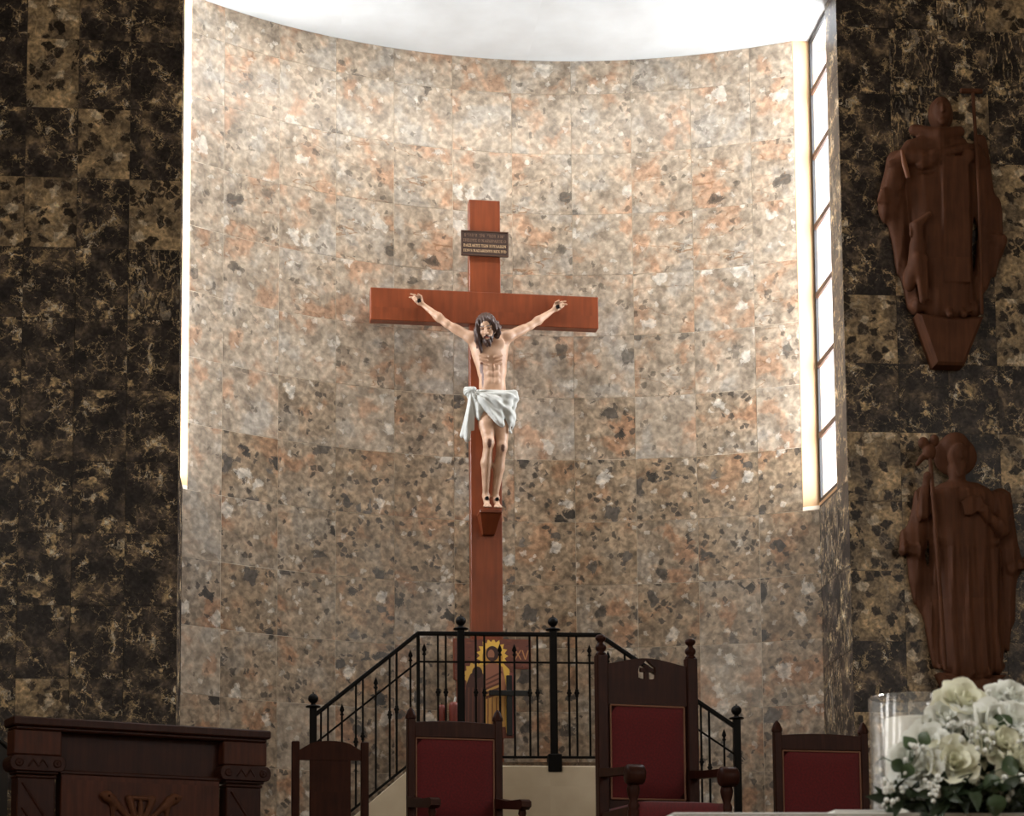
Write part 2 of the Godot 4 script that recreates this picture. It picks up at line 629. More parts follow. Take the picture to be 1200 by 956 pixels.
func build_shell() -> void:
	var f := structure("floor", "polished stone floor of nave and raised presbytery")
	part("nave_floor", box(Vector3(-7.2, -0.3, -5.0), Vector3(7.2, 0, 16.5)), M.stone_floor, f)
	part("altar_platform", box(Vector3(-4.2, 0, 2.9), Vector3(4.2, 0.9, 8.4), 0.02), M.stone_floor, f)
	part("upper_platform", box(Vector3(-7.0, 0, -4.6), Vector3(7.0, PLATFORM, 1.2), 0.02), M.stone_floor, f)
	for k in 6:
		part("step", box(Vector3(-4.2, 0, 1.2), Vector3(4.2, PLATFORM - 0.18 * (k + 1), 1.2 + 0.29 * (k + 1)), 0.015), M.stone_floor, f)
	for k in 4:
		part("step", box(Vector3(-4.2, 0, 8.4), Vector3(4.2, 0.9 - 0.18 * (k + 1), 8.4 + 0.32 * (k + 1)), 0.015), M.stone_floor, f)

	var c := structure("ceiling", "white plaster ceiling curving along the top of the marble apse")
	var outline := PackedVector2Array()
	for i in 25:
		var a := deg_to_rad(lerpf(-46, 40, i / 24.0))
		outline.append(Vector2((RAD + 0.3) * sin(a), (RAD + 0.3) * cos(a)))
	outline.append(Vector2(3.0, 2.8))
	outline.append(Vector2(-3.4, 2.8))
	var st := begin()
	# prism grows along local z: stand it up so that local z is world y and local y is world -z
	prism(st, outline, APSE_TOP, APSE_TOP + 0.2, Transform3D(Basis(Vector3(1, 0, 0), Vector3(0, 0, -1), Vector3(0, 1, 0)), Vector3.ZERO))
	part("apse_ceiling", done(st), M.plaster, c)
	part("skylight", box(Vector3(-1.95, APSE_TOP - 0.02, -3.10), Vector3(1.0, APSE_TOP + 0.01, -2.86), 0.004), M.skylight, c)
	part("nave_ceiling", box(Vector3(-7.2, 11.0, -3.2), Vector3(7.2, 11.3, 16.5)), M.nave_plaster, c)

	for s: float in [-1.0, 1.0]:
		var w := structure("wall_nave_left" if s < 0 else "wall_nave_right", "plain plaster side wall of the nave with tall windows")
		var x0 := minf(s * 6.9, s * 7.2)
		var x1 := maxf(s * 6.9, s * 7.2)
		part("lower_wall", box(Vector3(x0, 0, -3.2), Vector3(x1, 4.2, 16.5)), M.nave_plaster, w)
		part("upper_wall", box(Vector3(x0, 8.6, -3.2), Vector3(x1, 11.0, 16.5)), M.nave_plaster, w)
		var z := -3.2
		for zw: float in NAVE_WINDOWS:
			part("pier", box(Vector3(x0, 4.2, z), Vector3(x1, 8.6, zw - 0.65)), M.nave_plaster, w)
			z = zw + 0.65
			var n := structure("window_%d" % (NAVE_WINDOWS.find(zw) * 2 + (3 if s < 0 else 4)), "tall clear nave window")
			part("window_pane", box(Vector3(s * 7.05 - 0.004, 4.2, zw - 0.65), Vector3(s * 7.05 + 0.004, 8.6, zw + 0.65)), M.pane, n)
			for y in [5.3, 6.4, 7.5]:
				part("window_bar", box(Vector3(s * 7.05 - 0.02, y - 0.02, zw - 0.65), Vector3(s * 7.05 + 0.02, y + 0.02, zw + 0.65)), M.window_bar, n)
		part("pier", box(Vector3(x0, 4.2, z), Vector3(x1, 8.6, 16.5)), M.nave_plaster, w)
	var r := structure("wall_rear", "plain plaster rear wall of the nave")
	part("rear_wall", box(Vector3(-7.2, 0, 16.5), Vector3(7.2, 11.3, 16.8)), M.nave_plaster, r)


# a curved tile between two angles and two heights, front face at radius r
func apse_tile(t0: float, t1: float, y0: float, y1: float, uv: Rect2, flip: int) -> ArrayMesh:
	var st := SurfaceTool.new()
	st.begin(Mesh.PRIMITIVE_TRIANGLES)
	const SEG := 4
	const B := 0.0012
	const DEEP := 0.004
	var at := func(u: float, v: float, inset: float, depth: float) -> Array:
		# u, v in 0..1; inset from the rim
		var ang: float = lerpf(t0, t1, u)
		if u == 0.0:
			ang += inset / RAD
		elif u == 1.0:
			ang -= inset / RAD
		var y: float = lerpf(y0, y1, v)
		if v == 0.0:
			y += inset
		elif v == 1.0:
			y -= inset
		var d := RAD + depth
		var uu: float = 1.0 - u if flip & 1 else u
		var vv: float = v if flip & 2 else 1.0 - v
		return [Vector3(d * sin(ang), y, -d * cos(ang)), Vector2(uv.position.x + uv.size.x * uu, uv.position.y + uv.size.y * vv)]
	var put := func(a: Array, b: Array, c: Array, d: Array) -> void:
		for k in [a, c, b, a, d, c]:
			st.set_uv(k[1])
			st.add_vertex(k[0])
	st.set_smooth_group(0)
	for i in SEG:
		var u0 := float(i) / SEG
		var u1 := float(i + 1) / SEG
		put.call(at.call(u0, 0.0, B, 0.0), at.call(u1, 0.0, B, 0.0), at.call(u1, 1.0, B, 0.0), at.call(u0, 1.0, B, 0.0))
	st.set_smooth_group(-1)
	for i in SEG:
		var u0 := float(i) / SEG
		var u1 := float(i + 1) / SEG
		put.call(at.call(u0, 1.0, B, 0.0), at.call(u1, 1.0, B, 0.0), at.call(u1, 1.0, 0.0, DEEP), at.call(u0, 1.0, 0.0, DEEP))
		put.call(at.call(u0, 0.0, 0.0, DEEP), at.call(u1, 0.0, 0.0, DEEP), at.call(u1, 0.0, B, 0.0), at.call(u0, 0.0, B, 0.0))
	put.call(at.call(0.0, 0.0, 0.0, DEEP), at.call(0.0, 0.0, B, 0.0), at.call(0.0, 1.0, B, 0.0), at.call(0.0, 1.0, 0.0, DEEP))
	put.call(at.call(1.0, 0.0, B, 0.0), at.call(1.0, 0.0, 0.0, DEEP), at.call(1.0, 1.0, 0.0, DEEP), at.call(1.0, 1.0, B, 0.0))
	st.generate_normals()
	st.index()
	return st.commit()


func arc_wall(st: SurfaceTool, t0: float, t1: float, y0: float, y1: float, r0: float, r1: float) -> void:
	var n := 28
	for i in n:
		var a := lerpf(t0, t1, float(i) / n)
		var b := lerpf(t0, t1, float(i + 1) / n)
		var p := func(ang: float, r: float, y: float) -> Vector3: return Vector3(r * sin(ang), y, -r * cos(ang))
		quad(st, p.call(a, r0, y0), p.call(b, r0, y0), p.call(b, r0, y1), p.call(a, r0, y1))
		quad(st, p.call(b, r1, y0), p.call(a, r1, y0), p.call(a, r1, y1), p.call(b, r1, y1))
		quad(st, p.call(a, r0, y1), p.call(b, r0, y1), p.call(b, r1, y1), p.call(a, r1, y1))
	for e in [t0, t1]:
		var p0 := Vector3(r0 * sin(e), y0, -r0 * cos(e))
		var p1 := Vector3(r1 * sin(e), y0, -r1 * cos(e))
		var up := Vector3(0, y1 - y0, 0)
		if e == t1:
			quad(st, p0, p1, p1 + up, p0 + up)
		else:
			quad(st, p1, p0, p0 + up, p1 + up)


func random_crop(px_per_m: float, w: float, h: float) -> Rect2:
	var s := Vector2(w, h) * px_per_m / 1024.0
	return Rect2(Vector2(rng.randf(), rng.randf()) * (Vector2.ONE - s), s)


# which stone each apse tile is cut from, row by row from the top: 0 clear, 1 many dark lumps, 2 veined, 3 coarse and rusty
const APSE_STONE := [
	"000000000000",
	"000000000000",
	"002222222222",
	"020221202202",
	"202020202020",
	"000200202020",
	"003011030300",
	"013111111313",
	"031111113111",
	"313131131313",
	"033133133033",
	"330313333313",
	"133303330333",
	"331333313333",
]


func build_apse() -> void:
	var w := structure("wall_back", "curved apse wall faced with pale brown breccia marble tiles")
	var st := begin(true)
	arc_wall(st, deg_to_rad(-41), deg_to_rad(33), PLATFORM - 0.1, SILL, RAD + 0.003, RAD + 0.3)
	arc_wall(st, deg_to_rad(-38.0), deg_to_rad(28.65), SILL, APSE_TOP, RAD + 0.003, RAD + 0.3)
	part("backing", done(st), M.grout, w)
	const STEP := 0.11242
	const TH0 := -0.59345
	const J := 0.0009
	for row in range(-1, 13):
		var top := minf(ROW0 - 0.5 * row, APSE_TOP)
		var bottom := maxf(ROW0 - 0.5 * (row + 1), PLATFORM)
		for col in range(-1, 11):
			var a := TH0 + STEP * col
			var b := a + STEP
			var upper := bottom > SILL - 0.3
			a = maxf(a, deg_to_rad(-38.0 if upper else -40.5))
			b = minf(b, deg_to_rad(28.65 if upper else 32.6))
			if b - a < 0.01:
				continue
			var spans := [[a, b, bottom, top]]
			if not upper and top > SILL:
				pass
			for s in spans:
				var kind := int(APSE_STONE[mini(row + 1, 13)][col + 1])
				if rng.randf() < 0.15:
					kind = 1 + 2 * (rng.randi() % 2) if row > 4 else (rng.randi() % 2) * 2
				var uv := random_crop(330.0, (s[1] - s[0]) * RAD, s[3] - s[2])
				part("tile", apse_tile(s[0] + J / RAD, s[1] - J / RAD, s[2] + J, s[3] - J, uv, rng.randi() % 4), M["pale%d" % kind], w)


# a flat tile in the xy plane, front at z = 0
func flat_tile(w: float, h: float, uv: Rect2, flip: int) -> ArrayMesh:
	var st := SurfaceTool.new()
	st.begin(Mesh.PRIMITIVE_TRIANGLES)
	st.set_smooth_group(-1)
	const B := 0.0012
	const D := -0.004
	var ring := func(inset: float, z: float) -> Array:
		return [Vector3(inset, inset, z), Vector3(w - inset, inset, z), Vector3(w - inset, h - inset, z), Vector3(inset, h - inset, z)]
	var put := func(p: Vector3) -> void:
		var u := p.x / w
		var v := 1.0 - p.y / h
		if flip & 1:
			u = 1.0 - u
		if flip & 2:
			v = 1.0 - v
		st.set_uv(uv.position + uv.size * Vector2(u, v))
		st.add_vertex(p)
	var f: Array = ring.call(B, 0.0)
	var r: Array = ring.call(0.0, D)
	for k in [0, 2, 1, 0, 3, 2]:
		put.call(f[k])
	for i in 4:
		var j := (i + 1) % 4
		for p in [r[i], f[j], r[j], r[i], f[i], f[j]]:
			put.call(p)
	st.generate_normals()
	return st.commit()


# tiles over a rectangle in a plane: origin, right and up axes
func tile_face(parent: Node3D, origin: Vector3, right: Vector3, size: Vector2, x_lines: Array, y_lines: Array, kinds: Callable) -> void:
	const J := 0.0006
	var up := Vector3.UP
	var basis := Basis(right, up, right.cross(up))
	for i in x_lines.size() - 1:
		for j in y_lines.size() - 1:
			var x0: float = maxf(x_lines[i], 0.0) + J
			var x1: float = minf(x_lines[i + 1], size.x) - J
			var y0: float = maxf(y_lines[j], 0.0) + J
			var y1: float = minf(y_lines[j + 1], size.y) - J
			if x1 - x0 < 0.02 or y1 - y0 < 0.02:
				continue
			var uv := random_crop(390.0, x1 - x0, y1 - y0)
			part("tile", flat_tile(x1 - x0, y1 - y0, uv, rng.randi() % 4), M["dark%d" % kinds.call(i, j)], parent, origin + right * x0 + up * y0, basis)


func lines(from: float, step: float, count: int) -> Array:
	var a := []
	for i in count:
		a.append(from + step * i)
	return a


func build_front_walls() -> void:
	const TW := 0.3665
	const THH := 0.5145
	# stone of the tiles, rows from the top of the picture downwards, columns outwards from the opening
	var left_kinds := ["0101", "0010", "0010", "0100", "1011", "2000", "0000", "0000", "0000", "0000", "0000", "0010", "0000", "0100"]
	var right_kinds := ["0202", "0021", "0202", "0210", "0001", "0101", "1001", "0000", "1101", "1100", "1100", "0100", "1010", "1010"]
	for s: float in [-1.0, 1.0]:
		var w := structure("wall_left" if s < 0 else "wall_right", "dark marble front wall left of the apse, golden veins" if s < 0 else "dark marble front wall right of the apse, golden veins")
		var jamb := JAMB_L if s < 0 else JAMB_R
		var x0 := minf(jamb - s * 0.0, s * 7.0)
		var x1 := maxf(jamb - s * 0.0, s * 7.0)
		var deep := 0.22 if s < 0 else 0.33
		var inset := s * 0.003
		part("backing", box(Vector3(x0 + (0.003 if s > 0 else 0.0), 0.0, FRONT - deep), Vector3(x1 - (0.003 if s < 0 else 0.0), 11.0, FRONT - 0.003)), M.dark_grout, w)
		# below the window the return runs back to the curved wall
		var back := -3.75 if s > 0 else -3.45
		part("return_backing", box(Vector3(minf(jamb + inset, jamb + s * 0.35), 0.0, back), Vector3(maxf(jamb + inset, jamb + s * 0.35), SILL - 0.002, FRONT - deep)), M.dark_grout, w)
		var base := 8.60 if s > 0 else 8.285
		var ys := []
		for k in 16:
			ys.append(base + THH - THH * (15 - k) - PLATFORM + THH * 1)
		var kinds: Array = right_kinds if s > 0 else left_kinds
		if s > 0:
			# first column is a little wider than the rest
			var xs := [0.0, 0.395]
			for k in 9:
				xs.append(0.395 + 0.3735 * (k + 1))
			tile_face(w, Vector3(jamb, PLATFORM, FRONT), Vector3.RIGHT, Vector2(3.5, 7.2), xs, ys, func(i, j): return int(kinds[clampi(14 - j, 0, 13)][mini(i, 3)]) if i < 4 else rng.randi() % 2)
		else:
			var xs := []
			for k in 10:
				xs.append(3.5 - TW * (9 - k))
			tile_face(w, Vector3(jamb - 3.5, PLATFORM, FRONT), Vector3.RIGHT, Vector2(3.5, 7.2), xs, ys, func(i, j): return int(kinds[clampi(14 - j, 0, 13)][mini(8 - i, 3)]) if i > 4 else rng.randi() % 2)
		# returns into the apse
		var ry := lines(-0.1, 0.62, 14)
		if s > 0:
			tile_face(w, Vector3(jamb, PLATFORM, FRONT - deep), Vector3(0, 0, 1), Vector2(deep, 6.9), [0.0, deep], ry, func(_i, j): return [0, 2, 0, 2, 0][j % 5])
			tile_face(w, Vector3(jamb, PLATFORM, FRONT - deep - 0.55), Vector3(0, 0, 1), Vector2(0.55, SILL - PLATFORM), [0.0, 0.55], ry, func(_i, j): return [2, 0, 2, 0][j % 4])
		else:
			tile_face(w, Vector3(jamb, PLATFORM, FRONT), Vector3(0, 0, -1), Vector2(deep, 6.9), [0.0, deep], ry, func(_i, _j): return 9)
			tile_face(w, Vector3(jamb, PLATFORM, FRONT - deep), Vector3(0, 0, -1), Vector2(0.34, SILL - PLATFORM), [0.0, 0.34], ry, func(_i, _j): return 9)
	var l := structure("wall_front", "plaster wall over the apse opening")
	part("lintel", box(Vector3(JAMB_L, APSE_TOP + 0.01, FRONT - 0.3), Vector3(JAMB_R, 11.0, FRONT)), M.plaster, l)


func build_windows() -> void:
	# right-hand window, seen edge-on; the left one mirrors it behind the marble jamb
	for s: float in [1.0, -1.0]:
		var zb := -3.735 if s > 0 else -3.355      # where the curved wall is cut
		var zf := FRONT - 0.33 if s > 0 else FRONT - 0.22
		var xe := RAD * sin(deg_to_rad(28.65)) if s > 0 else -RAD * sin(deg_to_rad(38.0))
		var xw := 2.185 if s > 0 else -2.75        # plane of the glass
		var w := structure("window_1" if s > 0 else "window_2", "tall narrow apse window with brown glazing bars and cream reveal" if s > 0 else "tall narrow apse window hidden behind the left jamb, cream reveal showing")
		var lo := func(xa: float, xb: float, y0: float, y1: float, za: float, zc: float) -> ArrayMesh: return box(Vector3(minf(xa, xb), y0, minf(za, zc)), Vector3(maxf(xa, xb), y1, maxf(za, zc)), 0.002)
		part("window_reveal", lo.call(xe, xw + s * 0.055, SILL, APSE_TOP, zb, zb - 0.04), M.reveal, w)
		part("window_sill", lo.call(xw - s * 0.02, xw + s * 0.2, SILL - 0.05, SILL + 0.03, zb, zf), M.reveal, w)
		part("outer_wall", lo.call(xw + s * 0.16, xw + s * 0.36, 0.0, SILL - 0.05, zb - 0.04, zf), M.nave_plaster, w)
		part("side_wall", lo.call(xw + s * 0.03, xw + s * 0.3, SILL, APSE_TOP, zf + 0.02, zf + 0.2), M.nave_plaster, w)
		var rows := [5.20, 5.725, 6.28, 6.835, 7.385, 7.95, 8.48, APSE_TOP]
		part("window_stile", lo.call(xw - s * 0.012, xw + s * 0.012, SILL + 0.03, APSE_TOP, zb, zb + 0.035), M.window_stile, w)
		part("window_stile", lo.call(xw - s * 0.012, xw + s * 0.012, SILL + 0.03, APSE_TOP, zf, zf - 0.03), M.window_stile, w)
		part("window_rail", lo.call(xw - s * 0.012, xw + s * 0.012, APSE_TOP - 0.03, APSE_TOP, zb + 0.035, zf - 0.03), M.window_stile, w)
		for k in 7:
			if k > 0:
				part("window_bar", lo.call(xw - s * 0.014, xw + s * 0.010, rows[k] - 0.022, rows[k] + 0.022, zb + 0.035, zf - 0.03), M.window_bar, w)
			else:
				part("window_rail", lo.call(xw - s * 0.012, xw + s * 0.012, rows[k], rows[k] + 0.035, zb + 0.035, zf - 0.03), M.window_stile, w)
			part("window_pane", lo.call(xw + s * 0.012, xw + s * 0.016, rows[k] + 0.022, rows[k + 1] - 0.022, zb + 0.035, zf - 0.03), M.pane, w)


# ---------------------------------------------------------------- carved shapes: a distance field on a grid, meshed as surface nets

class Field:
	var o: Vector3
	var c: float
	var nx: int
	var ny: int
	var nz: int
	var d := PackedFloat32Array()
	var x_lo := PackedInt32Array()
	var x_hi := PackedInt32Array()

	func _init(lo: Vector3, hi: Vector3, cell: float) -> void:
		o = lo
		c = cell
		nx = int(ceil((hi.x - lo.x) / c)) + 1
		ny = int(ceil((hi.y - lo.y) / c)) + 1
		nz = int(ceil((hi.z - lo.z) / c)) + 1
		d.resize(nx * ny * nz)
		d.fill(0.5)
		x_lo.resize(ny)
		x_hi.resize(ny)
		x_lo.fill(nx)
		x_hi.fill(-1)

	func span(lo: Vector3, hi: Vector3) -> Array:
		var a := ((lo - o) / c).floor()
		var b := ((hi - o) / c).ceil()
		var i0 := clampi(int(a.x), 0, nx - 1)
		var i1 := clampi(int(b.x), 0, nx - 1)
		var j0 := clampi(int(a.y), 0, ny - 1)
		var j1 := clampi(int(b.y), 0, ny - 1)
		for j in range(j0, j1 + 1):
			x_lo[j] = mini(x_lo[j], i0)
			x_hi[j] = maxi(x_hi[j], i1)
		return [i0, i1, j0, j1, clampi(int(a.z), 0, nz - 1), clampi(int(b.z), 0, nz - 1)]

	# a limb: a tapered rod with round ends, flat squeezes it along z
	func rod(a: Vector3, b: Vector3, ra: float, rb: float, k := 0.01, flat := 1.0) -> void:
		var m := maxf(ra, rb) + k + 2.5 * c
		var s := span(Vector3(minf(a.x, b.x) - m, minf(a.y, b.y) - m, minf(a.z, b.z) - m), Vector3(maxf(a.x, b.x) + m, maxf(a.y, b.y) + m, maxf(a.z, b.z) + m))
		var ba := b - a
		var inv := 1.0 / maxf(ba.length_squared(), 1e-9)
		for j in range(s[2], s[3] + 1):
			for kz in range(s[4], s[5] + 1):
				var at := (j * nz + kz) * nx
				for i in range(s[0], s[1] + 1):
					var pa := Vector3(o.x + i * c, o.y + j * c, o.z + kz * c) - a
					var h := clampf(pa.dot(ba) * inv, 0.0, 1.0)
					var q := pa - ba * h
					q.z *= flat
					var e := q.length() - (ra + (rb - ra) * h)
					var was := d[at + i]
					var w := maxf(k - absf(was - e), 0.0) / k
					d[at + i] = minf(was, e) - w * w * k * 0.25

	func blob(mid: Vector3, r: Vector3, k := 0.01, turn := Basis.IDENTITY, cut := false) -> void:
		var m := maxf(r.x, maxf(r.y, r.z)) + k + 2.5 * c
		var s := span(mid - Vector3(m, m, m), mid + Vector3(m, m, m))
		var back := turn.inverse()
		var r2 := r * r
		for j in range(s[2], s[3] + 1):
			for kz in range(s[4], s[5] + 1):
				var at := (j * nz + kz) * nx
				for i in range(s[0], s[1] + 1):
					var p := back * (Vector3(o.x + i * c, o.y + j * c, o.z + kz * c) - mid)
					var k0 := (p / r).length()
					var k1 := maxf((p / r2).length(), 1e-6)
					var e := k0 * (k0 - 1.0) / k1
					var was := d[at + i]
					if cut:
						e = -e
						var w := maxf(k - absf(was - e), 0.0) / k
						d[at + i] = maxf(was, e) + w * w * k * 0.25
					else:
						var w := maxf(k - absf(was - e), 0.0) / k
						d[at + i] = minf(was, e) - w * w * k * 0.25

	# a box with rounded edges
	func slab(mid: Vector3, half: Vector3, round: float, k := 0.01, turn := Basis.IDENTITY) -> void:
		var m := half.length() + k + 2.5 * c
		var s := span(mid - Vector3(m, m, m), mid + Vector3(m, m, m))
		var back := turn.inverse()
		var h := half - Vector3(round, round, round)
		for j in range(s[2], s[3] + 1):
			for kz in range(s[4], s[5] + 1):
				var at := (j * nz + kz) * nx
				for i in range(s[0], s[1] + 1):
					var q := (back * (Vector3(o.x + i * c, o.y + j * c, o.z + kz * c) - mid)).abs() - h
					var e := Vector3(maxf(q.x, 0), maxf(q.y, 0), maxf(q.z, 0)).length() + minf(maxf(q.x, maxf(q.y, q.z)), 0.0) - round
					var was := d[at + i]
					var w := maxf(k - absf(was - e), 0.0) / k
					d[at + i] = minf(was, e) - w * w * k * 0.25

	# push the surface in and out by f(point) inside a box
	func shift(lo: Vector3, hi: Vector3, f: Callable) -> void:
		var s := span(lo, hi)
		for j in range(s[2], s[3] + 1):
			for kz in range(s[4], s[5] + 1):
				var at := (j * nz + kz) * nx
				for i in range(s[0], s[1] + 1):
					if absf(d[at + i]) < 0.05:
						d[at + i] += f.call(Vector3(o.x + i * c, o.y + j * c, o.z + kz * c))

	# cut everything behind a plane away
	func trim_back(z: float) -> void:
		for j in ny:
			for kz in nz:
				var e := z - (o.z + kz * c)
				if e < -0.06:
					continue
				var at := (j * nz + kz) * nx
				for i in range(maxi(x_lo[j], 0), x_hi[j] + 1):
					d[at + i] = maxf(d[at + i], e)

	func mesh(paint = null) -> ArrayMesh:
		var verts := PackedVector3Array()
		var norms := PackedVector3Array()
		var cols := PackedColorArray()
		var index := PackedInt32Array()
		var ids := {}
		var sy := nz * nx
		for j in ny - 1:
			var i0 := maxi(mini(x_lo[j], x_lo[j + 1]) - 1, 0)
			var i1 := mini(maxi(x_hi[j], x_hi[j + 1]) + 1, nx - 1)
			for kz in nz - 1:
				var at := (j * nz + kz) * nx
				for i in range(i0, i1):
					var n := at + i
					var a0 := d[n]
					var a1 := d[n + 1]
					var a2 := d[n + nx]
					var a3 := d[n + nx + 1]
					var a4 := d[n + sy]
					var a5 := d[n + sy + 1]
					var a6 := d[n + sy + nx]
					var a7 := d[n + sy + nx + 1]
					var inside := int(a0 < 0) + int(a1 < 0) + int(a2 < 0) + int(a3 < 0) + int(a4 < 0) + int(a5 < 0) + int(a6 < 0) + int(a7 < 0)
					if inside == 0 or inside == 8:
						continue
					# corners: bit 0 x, bit 1 z, bit 2 y
					var v := [a0, a1, a2, a3, a4, a5, a6, a7]
					var sum := Vector3.ZERO
					var count := 0
					for e in EDGES:
						var p: float = v[e[0]]
						var q: float = v[e[1]]
						if (p < 0) != (q < 0):
							var t := p / (p - q)
							sum += CORNER[e[0]].lerp(CORNER[e[1]], t)
							count += 1
					sum /= count
					ids[n] = verts.size()
					var where := o + (Vector3(i, j, kz) + sum) * c
					verts.append(where)
					norms.append(Vector3(a1 + a3 + a5 + a7 - a0 - a2 - a4 - a6, a4 + a5 + a6 + a7 - a0 - a1 - a2 - a3, a2 + a3 + a6 + a7 - a0 - a1 - a4 - a5).normalized())
					if paint != null:
						cols.append(paint.call(where))
		for n: int in ids:
			var s := d[n] < 0
			# the edge from this corner along x, z and y; each is ringed by four cells
			for axis in 3:
				var step: int = [1, nx, sy][axis]
				if (d[n + step] < 0) == s:
					continue
				var u: int = [nx, sy, 1][axis]
				var w: int = [sy, 1, nx][axis]
				if not (ids.has(n - u) and ids.has(n - w) and ids.has(n - u - w)):
					continue
				var q := [ids[n], ids[n - u], ids[n - u - w], ids[n - w]]
				# x: (z, y) plane, z: (y, x), y: (x, z)
				if s:
					index.append_array([q[0], q[1], q[2], q[0], q[2], q[3]])
				else:
					index.append_array([q[0], q[2], q[1], q[0], q[3], q[2]])
		var arrays := []
		arrays.resize(Mesh.ARRAY_MAX)
		arrays[Mesh.ARRAY_VERTEX] = verts
		arrays[Mesh.ARRAY_NORMAL] = norms
		arrays[Mesh.ARRAY_INDEX] = index
		if paint != null:
			arrays[Mesh.ARRAY_COLOR] = cols
		var m := ArrayMesh.new()
		m.add_surface_from_arrays(Mesh.PRIMITIVE_TRIANGLES, arrays)
		return m

	const EDGES := [[0, 1], [2, 3], [4, 5], [6, 7], [0, 2], [1, 3], [4, 6], [5, 7], [0, 4], [1, 5], [2, 6], [3, 7]]
	const CORNER := [Vector3(0, 0, 0), Vector3(1, 0, 0), Vector3(0, 0, 1), Vector3(1, 0, 1), Vector3(0, 1, 0), Vector3(1, 1, 0), Vector3(0, 1, 1), Vector3(1, 1, 1)]


# ---------------------------------------------------------------- stairs and iron railing

